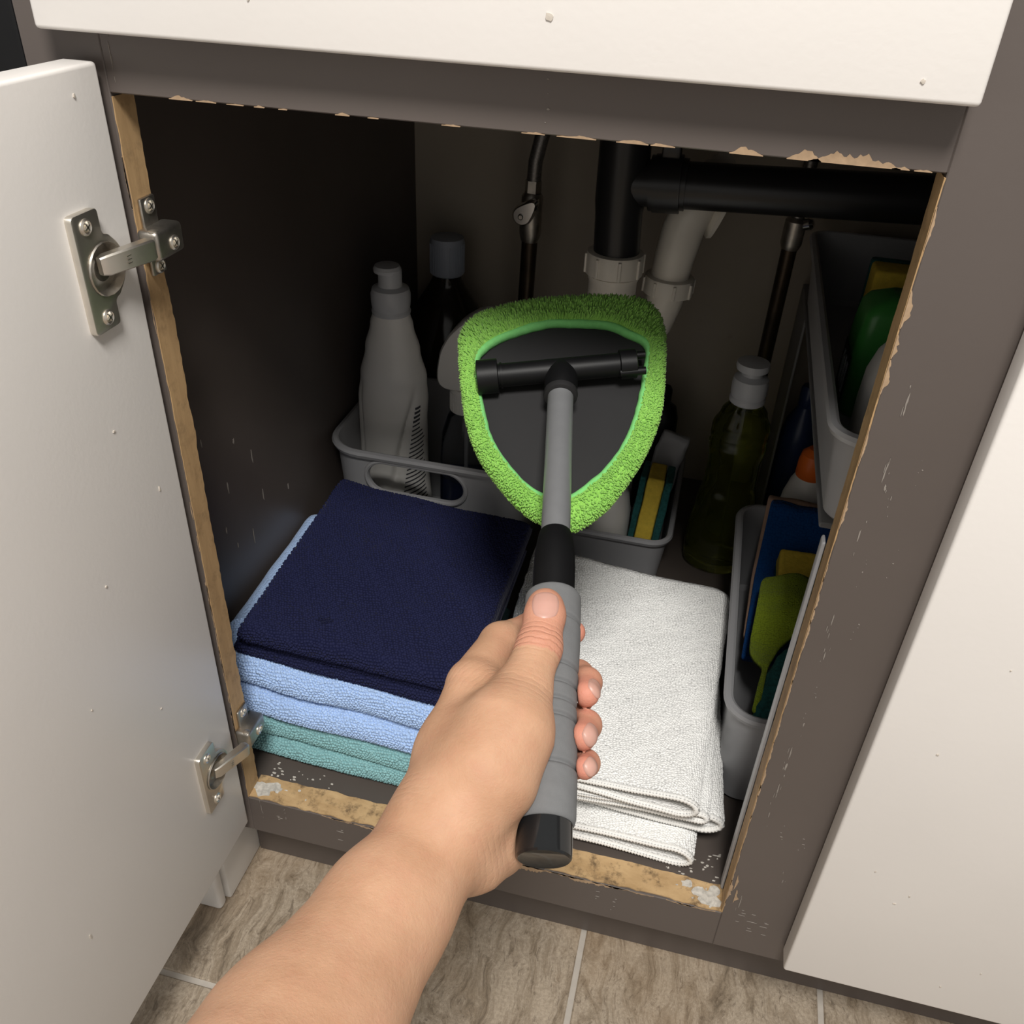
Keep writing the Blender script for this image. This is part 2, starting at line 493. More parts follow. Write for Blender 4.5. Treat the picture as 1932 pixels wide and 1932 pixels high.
base = MB().box(-.075, -.030, -.017, .055, FZ, -.049, .003).build('baseboard_left', 'white_trim')
tag(base, kind='structure')
b2 = MB().box(-.30, -.033, -.031, -.019, FZ, -.058, .004, 3).build('trim_1', 'white_trim')
tag(b2, kind='structure')

# neighbour appliance, black, beyond the cabinet's left edge
ap = empty('appliance', (-.35, .05, FZ), 'black glossy appliance beyond the left edge of the brown cabinet frame', 'appliance')
MB().box(-.60, -.082, .02, .60, FZ, .72, .004).build('body', 'appliance_black', ap)
MB().box(-.60, -.054, .006, .020, -.04, .70, .003).build('front_panel', 'appliance_black', ap)
MB().box(-.58, -.10, -.002, .006, .50, .66, .003).build('control_strip', 'dark_plate', ap)

# ------------------------------------------------------------------ the sink cabinet
W, H = .4346, .60
XL, XR, YB = -.065, .62, .69
cab = empty('sink_cabinet', (.3, .3, FZ), 'dark brown sink cabinet with chipped paint, open left door and white fronts', 'cabinet')
MB().box(-.049, 0, 0, .02, -.048, .86, .0006, 1).build('left_stile', 'brown_paint', cab)
MB().box(W, .536, 0, .02, -.048, .86, .0006, 1).build('center_stile', 'brown_paint', cab)
MB().box(0, W, 0, .02, H, .86, .0006, 1).build('top_rail', 'brown_paint', cab)
MB().box(0, W, 0, .02, -.048, -.0004, .0006, 1).build('bottom_rail', 'brown_paint', cab)
MB().box(.536, 1.05, 0, .02, -.048, .86, .0006, 1).build('right_frame', 'brown_paint', cab)
MB().box(XL - .012, XL, .02, YB, -.02, .70).build('side_panel', 'brown_inner', cab)
MB().box(XR, XR + .012, .02, YB, -.02, .70).build('side_panel', 'brown_inner', cab)
MB().box(XL - .012, XR + .012, YB, YB + .01, -.02, .70).build('back_panel', 'back_wall', cab)
MB().box(XL, XR, .0202, YB, -.02, -.0006).build('bottom_panel', 'brown_inner', cab)
MB().box(XL - .012, XR + .012, .02, YB + .01, .70, .72).build('light_blocking_top', 'brown_inner', cab)  # unseen lid over the interior, added to block light from above
MB().box(-.029, 1.05, .045, .06, FZ, -.048).build('toe_kick', 'brown_paint', cab)
# false drawer front and the two doors
MB().box(-.0225, .4358, -.020, -.0005, .6315, .80, .0022, 3).build('drawer_front', 'white_paint', cab)
door = MB().box(-.0205, .0, -.43, -.006, -.028, .6165, .0022, 3).build('door', 'white_paint', cab)
MB().box(.4905, .95, -.020, -.0005, -.028, .6165, .0022, 3).build('door', 'white_paint', cab)


def ragged(name, mat, base, uu, vv, nn, length, w0, w1, rough0, rough1, thick, step=.004, seed=0):
    """band along uu from `base`, its two long edges torn; vv is across, nn outward"""
    r = random.Random(seed)
    base, uu, vv, nn = map(Vector, (base, uu, vv, nn))
    n = max(3, int(length / step)); top = []; bot = []
    ja = jb = 0
    for i in range(n + 1):
        ja = .6 * ja + r.uniform(-1, 1) * rough0; jb = .6 * jb + r.uniform(-1, 1) * rough1
        top.append(base + uu * length * i / n + vv * (w0 + ja)); bot.append(base + uu * length * i / n + vv * (w1 + jb))
    vs = []
    for a, b in zip(top, bot):
        vs += [a + nn * thick, b + nn * thick, a - nn * .0005, b - nn * .0005]
    fs = []
    for i in range(n):
        k = 4 * i
        fs += [(k, k + 4, k + 5, k + 1), (k, k + 2, k + 6, k + 4), (k + 1, k + 5, k + 7, k + 3)]
    fs += [(0, 1, 3, 2), (4 * n, 4 * n + 2, 4 * n + 3, 4 * n + 1)]
    return MB().add(vs, fs).build(name, mat, cab, smooth=False)


ragged('bare_wood_edge', 'jamb_wood', (0, 0, 0), (0, 0, 1), (0, 1, 0), (1, 0, 0), .598, .0006, .0196, .0003, .0008, .0006, seed=3)
ragged('bare_wood_edge', 'jamb_wood', (W, 0, 0), (0, 0, 1), (0, 1, 0), (-1, 0, 0), .598, .0004, .0196, .0002, .0006, .0006, seed=4)
ragged('bare_wood_edge', 'sill_wood', (.0, 0, 0), (1, 0, 0), (0, 1, 0), (0, 0, 1), W, .0012, .026, .0009, .0007, .0007, seed=5)


def blobs(items, nrm, r0=0):
    """thin irregular flakes: (centre, axis a, axis b, half a, half b)"""
    mb = MB(); r = random.Random(r0 + 91)
    for c, a, b, ha, hb in items:
        c, a, b = Vector(c), Vector(a), Vector(b); n = 11
        vs = [c + Vector(nrm) * .0004]
        for i in range(n):
            t = 2 * math.pi * i / n; k = r.uniform(.6, 1.15)
            vs.append(c + a * ha * math.cos(t) * k + b * hb * math.sin(t) * k + Vector(nrm) * .0003)
        for i in range(n):
            t = 2 * math.pi * i / n
            vs.append(Vector(vs[1 + i]) - Vector(nrm) * .0006)
        fs = [(0, 1 + i, 1 + (i + 1) % n) for i in range(n)] + [(1 + i, 1 + n + i, 1 + n + (i + 1) % n, 1 + (i + 1) % n) for i in range(n)]
        mb.add(vs, fs)
    return mb


XA, YA, ZA, NY = (1, 0, 0), (0, 1, 0), (0, 0, 1), (0, -1, 0)
r = random.Random(5)
def torn(mb, p0, along, out, length, h, seed, both=False):
    rr = random.Random(seed); p0, along, out = Vector(p0), Vector(along), Vector(out)
    n = max(4, int(length / .0012)); k = 0; vs = []
    for i in range(n + 1):
        k = .55 * k + .45 * rr.uniform(.1, 1.5)
        env = min(1, 3.0 * i / n, 3.0 * (n - i) / n)
        b = p0 + along * length * i / n
        t_ = b + out * max(.0001, h * k * env)
        vs += [b - out * .0002 + Vector((0, -.0004, 0)), t_ + Vector((0, -.0004, 0)), t_ + Vector((0, .0004, 0))]
    fs = []
    for i in range(n):
        a = 3 * i; fs += [(a, a + 1, a + 4, a + 3), (a + 1, a + 2, a + 5, a + 4)]
    mb.add(vs, fs)


chips = MB()
z = .585; sd = 0
while z > .01:
    big = .505 < z < .55 or .02 < z < .06
    ln_ = r.uniform(.012, .03) if big else r.uniform(.005, .03)
    if r.random() < (1 if big else .75):
        torn(chips, (W, 0, z - ln_), ZA, XA, ln_, r.uniform(.0022, .0034) if big else r.uniform(.0004, .0013), sd)
    z -= ln_ * r.uniform(.7, 1.2); sd += 1
torn(chips, (W + .006, 0, .018), ZA, XA, .018, .0028, 71); torn(chips, (W + .0035, 0, .035), ZA, XA, .02, .0016, 72)
for x, w_, h_ in ((.232, .012, .0010), (.25, .020, .0013), (.28, .016, .0016), (.297, .012, .0018), (.335, .016, .0032), (.362, .016, .0044), (.372, .042, .0058), (.41, .008, .0014), (.19, .010, .0007),
                  (.15, .006, .0006), (.132, .008, .0012), (.10, .005, .0006), (.086, .006, .0011), (.036, .014, .0016), (.052, .012, .0008), (.07, .010, .0006), (.42, .008, .0012)):
    torn(chips, (x, 0, H), XA, ZA, w_, h_, int(x * 1000))
for i in range(30):
    x = r.uniform(.015, W - .03); torn(chips, (x, 0, -.0006), XA, (0, 0, -1), r.uniform(.008, .03), r.uniform(.0008, .0022), 200 + i)
torn(chips, (.235, 0, -.0006), XA, (0, 0, -1), .06, .0060, 301); torn(chips, (.285, 0, -.0006), XA, (0, 0, -1), .07, .0042, 302); torn(chips, (.10, 0, -.0006), XA, (0, 0, -1), .05, .0032, 303)
for i in range(22):
    torn(chips, (0, 0, r.uniform(.02, .56)), ZA, (-1, 0, 0), r.uniform(.008, .03), r.uniform(.0003, .0009), 400 + i)
tag(chips.build('paint_chips', 'chip_wood', cab, smooth=False), kind='stuff')
sc = []
for (x, z, ha, hb) in ((.449, .485, .0009, .010), (.4495, .44, .0007, .012), (.4465, .395, .0007, .009), (.452, .43, .0009, .004), (.457, .424, .0005, .0025), (.447, .33, .0006, .008), (.449, .30, .0006, .006), (.4475, .205, .0006, .012),
                       (.4475, .19, .0012, .007), (.447, .165, .0007, .012), (.45, .235, .0007, .004), (.4465, .135, .0006, .006), (.452, .262, .0007, .0012), (.446, .018, .0008, .012), (.45, .003, .006, .0005), (.46, -.003, .007, .0005),
                       (.47, -.006, .005, .0005), (.477, .11, .0022, .0005), (.46, .113, .0016, .0006), (.472, .06, .0007, .004), (.463, .33, .0008, .0008), (.47, .38, .0007, .0007), (.455, .37, .0006, .001), (.468, .445, .0007, .0006),
                       (.33, -.02, .003, .0004), (.345, -.022, .002, .0005), (.012, -.012, .0004, .010), (.03, -.02, .004, .0004), (.036, -.018, .0006, .003), (.09, -.018, .006, .0004), (.245, .612, .0014, .0010), (.005, .62, .0004, .012)):
    sc.append(((x, 0, z), XA, ZA, ha * .6, hb * .62))
    for q_ in range(3):
        sc.append(((x + r.uniform(-.002, .002), 0, z + r.uniform(-.014, .014)), XA, ZA, ha * r.uniform(.2, .45), hb * r.uniform(.1, .35)))
tag(blobs(sc, NY, 3).build('scuff_marks', 'scuff', cab, smooth=False), kind='stuff')
sp = [((.003 + .018 * i + r.uniform(-.004, .004), .006 + r.uniform(0, .012), .0009), XA, YA, r.uniform(.004, .010), r.uniform(.003, .006)) for i in range(1)]
sp += [((.010, .012, .0009), XA, YA, .009, .010), ((.017, .017, .0009), XA, YA, .007, .006), ((.023, .014, .0009), XA, YA, .004, .004), ((.423, .009, .0009), XA, YA, .010, .008), ((.414, .014, .0009), XA, YA, .008, .006), ((.427, .017, .0009), XA, YA, .006, .006), ((.404, .019, .0009), XA, YA, .006, .004)]
for i in range(26):
    sp.append(((abs(r.gauss(.004, .018)) if i % 2 else W - abs(r.gauss(.004, .02)), r.uniform(.002, .024), .0009), XA, YA, r.uniform(.0006, .002), r.uniform(.0005, .0016)))
for i in range(46):
    a = r.random() < .5
    x = abs(r.gauss(0, .035)) + .004 if a else W - abs(r.gauss(0, .025)) - .004
    sp.append(((x, r.uniform(.028, .046) if a else r.uniform(.028, .06), -.0004), XA, YA, r.uniform(.0005, .0022), r.uniform(.0004, .0012)))
tag(blobs(sp, (0, 0, 1), 5).build('white_paint_flecks', 'old_paint', cab, smooth=False), kind='stuff')
ch = [((XL, y, z), YA, ZA, a, b) for y, z, a, b in ((.149, .237, .001, .006), (.208, .192, .001, .007), (.135, .198, .0008, .004), (.197, .244, .001, .008), (.17, .275, .0015, .003), (.26, .17, .001, .004), (.15, .17, .0008, .003), (.12, .30, .0008, .004), (.18, .16, .0006, .009))]
tag(blobs(ch, (1, 0, 0), 6).build('scuff_marks', 'scuff', cab, smooth=False), kind='stuff')
dn_ = [((.247, -.0203, .654), XA, ZA, .0022, .0018), ((.41, -.0203, .640), XA, ZA, .0012, .001), ((.10, -.0203, .652), XA, ZA, .0008, .0008)]
dn_ += [((.56 + r.uniform(-.05, .12), -.0203, r.uniform(.0, .35)), XA, ZA, r.uniform(.0005, .0013), r.uniform(.0005, .0012)) for i in range(14)]
tag(blobs(dn_, NY, 8).build('door_specks', 'door_speck', cab, smooth=False), kind='stuff')
dd = [((.0003, y, z), YA, ZA, a, b) for y, z, a, b in ((-.03, .603, .0009, .0013), (-.20, .10, .0008, .003), (-.06, .42, .0012, .0008), (-.03, .36, .0006, .002), (-.10, .33, .0009, .0009), (-.08, .20, .0009, .0006), (-.14, .26, .0007, .001))]
tag(blobs(dd, (1, 0, 0), 9).build('door_specks', 'door_speck', cab, smooth=False), kind='stuff')


# ------------------------------------------------------------------ concealed hinges (parts of the cabinet)
def plate_outline(pts, x0, x1, bev=.0008):
    bm = bmesh.new()
    vs = [bm.verts.new((x0, y, z)) for y, z in pts]
    f = bm.faces.new(vs)
    ex = bmesh.ops.extrude_face_region(bm, geom=[f])
    for v in ex['geom']:
        if isinstance(v, bmesh.types.BMVert):
            v.co.x = x1
    bmesh.ops.recalc_face_normals(bm, faces=bm.faces[:])
    if bev:
        eds = [e for e in bm.edges if all(abs(v.co.x - x1) < 1e-6 for v in e.verts)]
        bmesh.ops.bevel(bm, geom=eds, offset=bev, segments=2, affect='EDGES', profile=.5)
    bm.verts.index_update()
    out = ([tuple(v.co) for v in bm.verts], [[v.index for v in f.verts] for f in bm.faces])
    bm.free()
    return out


def rounded_poly(pts, rad, n=4):
    out = []; k = len(pts)
    for i in range(k):
        p0, p, p1 = Vector(pts[i - 1]), Vector(pts[i]), Vector(pts[(i + 1) % k])
        a = (p0 - p); b = (p1 - p)
        rr = min(rad, a.length * .45, b.length * .45)
        s0 = p + a.normalized() * rr; s1 = p + b.normalized() * rr
        for j in range(n + 1):
            t = j / n
            out.append(tuple(s0 * (1 - t) ** 2 + p * 2 * t * (1 - t) + s1 * t * t))
    return out


def make_hinge(zc, yc, arm_dz):
    """plate on the door's inner face, cup, bent arm, mounting bracket on the jamb"""
    hw, hh = .0115, .0335
    # plate with a cup bulge towards the jamb
    ol = [(yc - hw, zc - hh), (yc + hw, zc - hh), (yc + hw, zc - .019), (yc + hw + .005, zc - .0175)]
    ol += [(yc + .006 + .0205 * math.cos(a), zc + .0195 * math.sin(a)) for a in [math.radians(x) for x in range(-52, 53, 13)]]
    ol += [(yc + hw + .005, zc + .0175), (yc + hw, zc + .019), (yc + hw, zc + hh), (yc - hw, zc + hh)]
    ol = rounded_poly(ol, .003, 3)
    pv, pf = plate_outline(ol, .0, .0042)
    h = MB().add(pv, pf).build('hinge', 'nickel', cab)
    cutv = stadium(yc + .0085, zc, .0150, .0145, 10)
    # recessed cup: real hollow through the plate
    cm = MB(); k = len(cutv)
    cm.add([(-.004 + .0005, a, b) for a, b in cutv] + [(.01, a, b) for a, b in cutv], [tuple(range(k))[::-1], tuple(range(k, 2 * k))] + [(i, (i + 1) % k, k + (i + 1) % k, k + i) for i in range(k)])
    cut = cm.build('cutter', 'nickel')
    boolean_cut(h, cut)
    cup = MB()
    inner = [(.0042, 1.06), (.0050, 1.02), (.0030, .97), (-.0004, .9), (.0002, .62), (.0012, .5), (.0004, .3)]
    cup.loops([[Vector((x * 1.0 + .0006, yc + .0085 + (a - yc - .0085) * s_, zc + (b - zc) * s_)) for a, b in cutv] for x, s_ in inner], cap0=False)
    cup.build('hinge_cup', 'nickel_dark', h)
    # arm from the cup across to the bracket
    A0 = Vector((.0045, yc + .003, zc + .003)); A1 = Vector((.0155, yc + .036, zc + .003 + arm_dz))
    mb = MB(); d = (A1 - A0).normalized(); up = Vector((0, 0, 1)); sd = d.cross(up).normalized(); up = sd.cross(d)
    L = []
    for tt, hgt, th in ((0, .005, .002), (.004, .0058, .0035), (.034, .0062, .004), (.0365, .0055, .003)):
        c_ = A0 + d * tt + sd * .0
        L.append([c_ + up * a * hgt + sd * b * th for a, b in ((1, .7), (.85, 1), (-.85, 1), (-1, .7), (-1, -.7), (-.85, -1), (.85, -1), (1, -.7))])
    arm = mb.loops(L).build('hinge_arm', 'nickel', h)
    mb = MB()
    for dz in (-.0014, .0002, .0018):
        c_ = A0 + d * .017 + sd * .0041 + up * dz * 1.3
        mb.box(c_.x - .0002, c_.x + .0002, c_.y - .0022, c_.y + .0022, c_.z - .00025, c_.z + .00025)
    tag(mb.build('hinge_arm_mark', 'nickel_dark', h, smooth=False), kind='stuff')
    # bracket: body block wrapping the jamb, two ears
    zb = zc + arm_dz * 1.05
    br = MB()
    br.box(.0006, .0145, -.003, .0255, zb - .0085, zb + .0095, .0028, 3)
    br.box(.0006, .0034, .004, .019, zb - .021, zb + .026, .0014, 2)
    br.build('mounting_bracket', 'nickel_dark', h)
    for (x, y, z_, ax) in ((.0034, .0115, zb + .0205, 0), (.0034, .0115, zb - .016, 0), (.0145, .014, zb - .001, 0), (.0042, yc - .001, zc + .026, 0), (.0042, yc + .001, zc - .026, 0)):
        sm = MB().lathe([(.0046, -.0004), (.0046, .0006), (.0036, .0013), (.0030, .0008), (.0012, .0004)], 18, mat=Matrix.Translation((x, y, z_)) @ Matrix.Rotation(math.pi / 2, 4, 'Y'))
        sm.box(x + .0004, x + .0016, y - .0024, y + .0024, z_ - .0005, z_ + .0005, mat=Matrix.Translation((x, y, z_)) @ Matrix.Rotation(.5, 4, 'X') @ Matrix.Translation((-x, -y, -z_)))
        sm.box(x + .0004, x + .0016, y - .0005, y + .0005, z_ - .0024, z_ + .0024, mat=Matrix.Translation((x, y, z_)) @ Matrix.Rotation(.5, 4, 'X') @ Matrix.Translation((-x, -y, -z_)))
        sm.build('screw', 'nickel', h)
    sm = MB().lathe([(.003, 0), (.003, .0012), (.002, .0016)], 16, c=(.0105, .0005, zb + .0083))
    sm.build('screw', 'nickel', h)
    return h


make_hinge(.515, -.048, .001)
make_hinge(.085, -.048, -.003)

# ------------------------------------------------------------------ plumbing
pl = empty('drain_pipe', (.24, .45, .60), 'black waste pipes over white plastic traps at the cabinet back', 'pipe')
mb = MB().tube([(.236, .45, .395), (.234, .45, .44), (.234, .45, .452), (.232, .45, .6995)], [.0238, .0238, .0252, .0252], 32)
mb.build('black_tee', 'black_pipe', pl)
MB().tube([(.237, .45, .470), (.262, .45, .471), (.62, .45, .486)], .0222, 32).build('black_crosspipe', 'black_pipe', pl)
cp = MB()
cp.tube([(.266, .45, .4715), (.292, .45, .4728)], .0275, 32)
cp.tube([(.262, .45, .4713), (.268, .45, .4716)], .0262, 32); cp.tube([(.290, .45, .4728), (.297, .45, .473)], .0245, 32)
cp.box(.270, .288, .44, .46, .4975, .515, .002)
cp.build('coupling_ring', 'black_pipe', pl)


def slip_nut(c, axis, r_, h_):
    q = Vector((0, 0, 1)).rotation_difference(Vector(axis)).to_matrix().to_4x4()
    M = Matrix.Translation(c) @ q
    mb = MB().lathe([(r_ * .86, -h_ / 2), (r_, -h_ / 2 + .001), (r_, h_ / 2 - .004), (r_ * .97, h_ / 2 - .001), (r_ * .84, h_ / 2)], 40, mat=M)
    for i in range(8):
        a = 2 * math.pi * i / 8 + .3
        mb.box(r_ - .001, r_ + .0018, -.0016, .0016, -h_ / 2 + .001, h_ / 2 - .003, .0005, 1, mat=M @ Matrix.Rotation(a, 4, 'Z'))
    return mb


slip_nut((.235, .45, .389), (0, 0, 1), .0300, .024).build('slip_nut', 'pvc_white', pl)
MB().tube([(.235, .45, .386), (.236, .45, .30), (.237, .45, .235)], .0255, 32).build('white_tailpipe', 'pvc_white', pl)
MB().tube([(.235, .45, .376), (.235, .45, .371)], [.0268, .0262], 32).build('pipe_collar', 'pvc_white', pl)
MB().tube([(.291, .50, .362), (.293, .50, .385), (.298, .503, .415), (.306, .508, .442), (.318, .516, .462), (.336, .528, .472)], [.0205, .0215, .0222, .0225, .0225, .0225], 28).build('white_elbow', 'pvc_white', pl)
slip_nut((.291, .50, .355), (.04, 0, 1), .0275, .020).build('slip_nut', 'pvc_white', pl)
MB().tube([(.291, .50, .352), (.288, .50, .335), (.281, .50, .312), (.268, .50, .288), (.248, .492, .262), (.237, .47, .243), (.2366, .455, .235)], [.0205, .021, .0215, .0215, .0215, .021, .0205], 28).build('white_trap_arm', 'pvc_white', pl)
fl = MB().lathe([(.032, 0), (.034, .004), (.030, .009), (.022, .013)], 36, mat=Matrix.Translation((.337, .53, .432)) @ Matrix.Rotation(math.radians(-70), 4, 'Y'))
fl.build('white_flange', 'pvc_white', pl)

v1 = empty('water_valve', (.113, .60, .38), 'supply pipe with a silvery teardrop shutoff handle against the back wall', 'valve')
MB().tube([(.110, .60, .245), (.112, .60, .36)], .0098, 18).build('riser_pipe', 'brown_pipe', v1)
MB().tube([(.110, .60, -.001), (.110, .60, .25)], .0098, 18).build('riser_pipe', 'brown_pipe', v1)
MB().tube([(.1115, .60, .352), (.112, .60, .362), (.1125, .60, .405), (.113, .60, .410)], [.0105, .0135, .0130, .0100], 20).tube([(.1128, .60, .410), (.113, .60, .424)], .0098, 6).build('valve_body', 'nickel_dark', v1)
MB().tube([(.113, .60, .422), (.114, .60, .445), (.119, .602, .47), (.128, .606, .50), (.138, .61, .54), (.142, .61, .62), (.142, .61, .6995)], .0085, 18).build('braided_hose', 'braid', v1)
hb = MB()
ol = []
for i in range(24):
    a = 2 * math.pi * i / 24
    rr = .0125 + .014 * max(0, math.cos(a)) ** 2.2
    ol.append((rr * math.cos(a), .0125 * math.sin(a)))
L = []
for yy, s_ in ((.006, .85), (.001, 1.0), (-.004, .98), (-.007, .8)):
    Mx = Matrix.Translation((.106, .582 + yy, .388)) @ Matrix.Rotation(math.radians(-48), 4, 'Y')
    L.append([Mx @ Vector((a * s_, 0, b * s_)) for a, b in ol])
hb.loops(L)
hb.build('valve_handle', 'chrome', v1)
MB().lathe([(.0035, 0), (.0035, .002), (.0024, .003)], 16, mat=Matrix.Translation((.105, .5752, .387)) @ Matrix.Rotation(math.pi / 2, 4, 'X')).build('screw', 'nickel_dark', v1)
v2 = empty('supply_pipe', (.416, .60, .3), 'brown metal supply pipe slanting behind the dish soap cap', 'pipe')
MB().tube([(.413, .60, -.001), (.4165, .60, .39)], .0088, 18).build('riser_pipe', 'brown_pipe', v2)
MB().tube([(.4165, .60, .378), (.4168, .60, .384), (.4175, .60, .41), (.418, .60, .414)], [.0095, .012, .012, .009], 18).build('valve_body', 'nickel_dark', v2)
MB().tube([(.418, .60, .412), (.420, .60, .50), (.418, .60, .6995)], .0075, 16).build('hose', 'braid', v2)
MB().tube([(.419, .60, .404), (.433, .595, .410), (.436, .594, .411)], [.006, .007, .004], 14).build('valve_handle', 'chrome', v2)


# ------------------------------------------------------------------ bins
def with_rim_slot(o, x, z, hw, rr, yf):
    cutv = stadium(x, z, hw, rr)
    k = len(cutv); cm = MB()
    cm.add([(a, yf - .03, b) for a, b in cutv] + [(a, yf + .03, b) for a, b in cutv], [tuple(range(k))[::-1], tuple(range(k, 2 * k))] + [(i, (i + 1) % k, k + (i + 1) % k, k + i) for i in range(k)])
    boolean_cut(o, cm.build('cutter', 'grey_plastic'))


bl = bin_mesh(-.056, .172, .338, .535, .0, .18, .012, .040, .003, .006).build('storage_bin', 'grey_plastic')
tag(bl, 'large grey plastic bin with handle slot behind the navy towels', 'bin')
with_rim_slot(bl, .050, .1475, .056, .019, .342)
rimp = stadium(.050, .1475, .059, .022)
yy = lambda z: .338 + .012 * (1 - z / .18) - .0006
MB().tube([(a, yy(b), b) for a, b in rimp] + [(rimp[0][0], yy(rimp[0][1]), rimp[0][1])], .0028, 8, cap=False).build('slot_rim', 'grey_plastic', bl)
bc = bin_mesh(.205, .338, .415, .645, .0, .072, .008, .022, .0025, .005).build('storage_bin', 'grey_plastic')
tag(bc, 'low grey tray holding the sponge behind the white towels', 'bin')
br_ = bin_mesh(.415, .54, .112, .455, .0, .12, .006, .026, .003, .006).build('storage_bin', 'grey_plastic')
tag(br_, 'long grey bin on the cabinet floor holding blue and lime cloths', 'bin')
bu = bin_mesh(.440, .60, .118, .612, .318, .40, .009, .022, .0028, .006).build('storage_bin', 'clear_grey')
tag(bu, 'raised grey bin at upper right holding the green bottle', 'bin')
ri = empty('shelf_riser', (.5, .5, 0), 'frosted plastic riser holding up the right upper bin', 'shelf')
MB().box(.447, .600, .13, .668, .3125, .3174, .001, 1).build('shelf_top', 'frost_panel', ri)
MB().box(.447, .450, .56, .668, 0, .3125, .0008, 1).build('side_leg', 'frost_panel', ri)
MB().box(.597, .600, .50, .668, 0, .3125, .0008, 1).build('side_leg', 'frost_panel', ri)
MB().box(.585, .600, .13, .145, 0, .3125, .001, 1).build('post', 'frost_panel', ri)
st = MB().box(.4318, .4346, .0215, .032, .0, .372, .002, 3).build('edge_strip', 'clear_grey')
tag(st, 'slim grey plastic strip upright along the right opening edge', 'strip')


# ------------------------------------------------------------------ bottles
def grid_surface(fn, nu, nv, close_u=True):
    vs = [fn(i / nu, j / (nv - 1)) for j in range(nv) for i in range(nu)]
    fs = [(j * nu + i, j * nu + (i + 1) % nu, (j + 1) * nu + (i + 1) % nu, (j + 1) * nu + i) for j in range(nv - 1) for i in range(nu)]
    fs += [tuple(reversed(range(nu))), tuple((nv - 1) * nu + i for i in range(nu))]
    return vs, fs


def interp(tab, z):
    for (z0, a), (z1, b) in zip(tab, tab[1:]):
        if z <= z1:
            t = max(0, min(1, (z - z0) / (z1 - z0))); t = t * t * (3 - 2 * t)
            return a + (b - a) * t
    return tab[-1][1]


SQ = (-.008, .435, .0035)
sq_tab = [(0, .040), (.006, .0445), (.07, .0455), (.15, .0445), (.195, .0440), (.225, .0400), (.26, .0325), (.29, .0252), (.304, .0215)]


def sq_fn(u, w, off=0.0):
    z = .304 * w
    a = 2 * math.pi * u
    r_ = interp(sq_tab, z)
    x = math.cos(a); y = math.sin(a)
    th = math.atan2(x, -y)                    # 0 at the front
    for s0, k, wd, dp in ((.25, 5.2, .11, .0075), (-.95, -2.2, .09, .0055)):
        c0 = s0 + k * (z - .11) * (1 + 2.2 * (z - .11)) if s0 > 0 else s0 + k * (z - .14) * .3
        e = (th - c0) / wd
        fade = max(0, min(1, (z - .05) / .05)) * max(0, min(1, (.225 - z) / .05))
        r_ -= dp * math.exp(-e * e) * fade
        if s0 > 0:
            r_ -= .0045 * fade / (1 + math.exp(-(th - c0) / .05)) * (1 if th < 2.4 else 0)
    ey = .74
    r_ += off
    return (SQ[0] + r_ * x, SQ[1] + r_ * y * ey, SQ[2] + z)


sq = MB().add(*grid_surface(sq_fn, 96, 90)).build('squeeze_bottle', 'bottle_white', None, angle=60)
tag(sq, 'white squeeze bottle with frosted flip cap in the large grey bin', 'bottle')
MB().lathe([(.0190, .302), (.0215, .303), (.0222, .306), (.0208, .309), (.0218, .312), (.0222, .318), (.0222, .326), (.0205, .332), (.0140, .335), (.0132, .337), (.0132, .352), (.0110, .3555)], 36, c=SQ).lathe(
    [(.012, .349), (.0150, .350), (.0155, .3535), (.0135, .357), (.004, .358)], 30, c=(SQ[0] - .003, SQ[1], SQ[2])).build('flip_cap', 'cap_frost', sq)
mb = MB(); rr_ = random.Random(3)
for k in range(24):
    z0 = .060 + .0056 * k; hh = .0010 if k < 20 else .0016
    t0 = .36 + .024 * k; t1 = 1.35 - (rr_.uniform(0, .15) if k < 18 else .25)
    n = 12
    vs = []
    for i in range(n + 1):
        th = t0 + (t1 - t0) * i / n
        u = (th - math.pi / 2) / (2 * math.pi) % 1
        for dz in (-hh, hh):
            vs.append(sq_fn(u, (z0 + dz + .012 * (th - .4)) / .304, .0004))
    mb.add(vs, [(2 * i, 2 * i + 2, 2 * i + 3, 2 * i + 1) for i in range(n)])
tag(mb.build('label_print', 'label_ink', sq), kind='stuff')

# spray bottle with clear body
SP = (.072, .47, .0035)
spb = MB().lathe([(.030, 0), (.033, .003), (.033, .06), (.0325, .11), (.030, .145), (.023, .168), (.0165, .178), (.0165, .186)], 36, c=SP).build('spray_bottle', 'clear_plastic')
tag(spb, 'clear spray bottle with white trigger head beside the squeeze bottle', 'bottle')
MB().lathe([(.030, .0), (.0312, .004), (.0312, .085), (.0312, .0851)], 32, c=(SP[0], SP[1], SP[2] + .0016)).build('blue_liquid', 'navy_bottle', spb)
mb = MB().lathe([(.0185, .176), (.0205, .177), (.0205, .203), (.018, .206)], 36, c=SP)
for i in range(36):
    a = 2 * math.pi * i / 36
    mb.box(.0200, .0210, -.0008, .0008, .178, .201, mat=Matrix.Translation(SP) @ Matrix.Rotation(a, 4, 'Z'))
mb.build('collar', 'bottle_white', spb)
prof = [(-.024, .205), (-.031, .209), (-.0345, .217), (-.034, .232), (-.030, .255), (-.020, .275), (-.005, .292), (.012, .304), (.022, .307), (.040, .305), (.062, .300), (.066, .292), (.064, .280), (.040, .272), (.022, .262), (.018, .240), (.018, .205)]
pf = rounded_poly(prof, .006, 3)
L = []
for yy_, s_ in ((-.0175, .86), (-.0165, .94), (-.012, 1.0), (.012, 1.0), (.0165, .94), (.0175, .86)):
    L.append([Vector((SP[0] + .01 + (a - .01) * s_, SP[1] + yy_, SP[2] + .25 + (b - .25) * s_)) for a, b in pf])
MB().loops(L).build('trigger_head', 'bottle_white', spb)
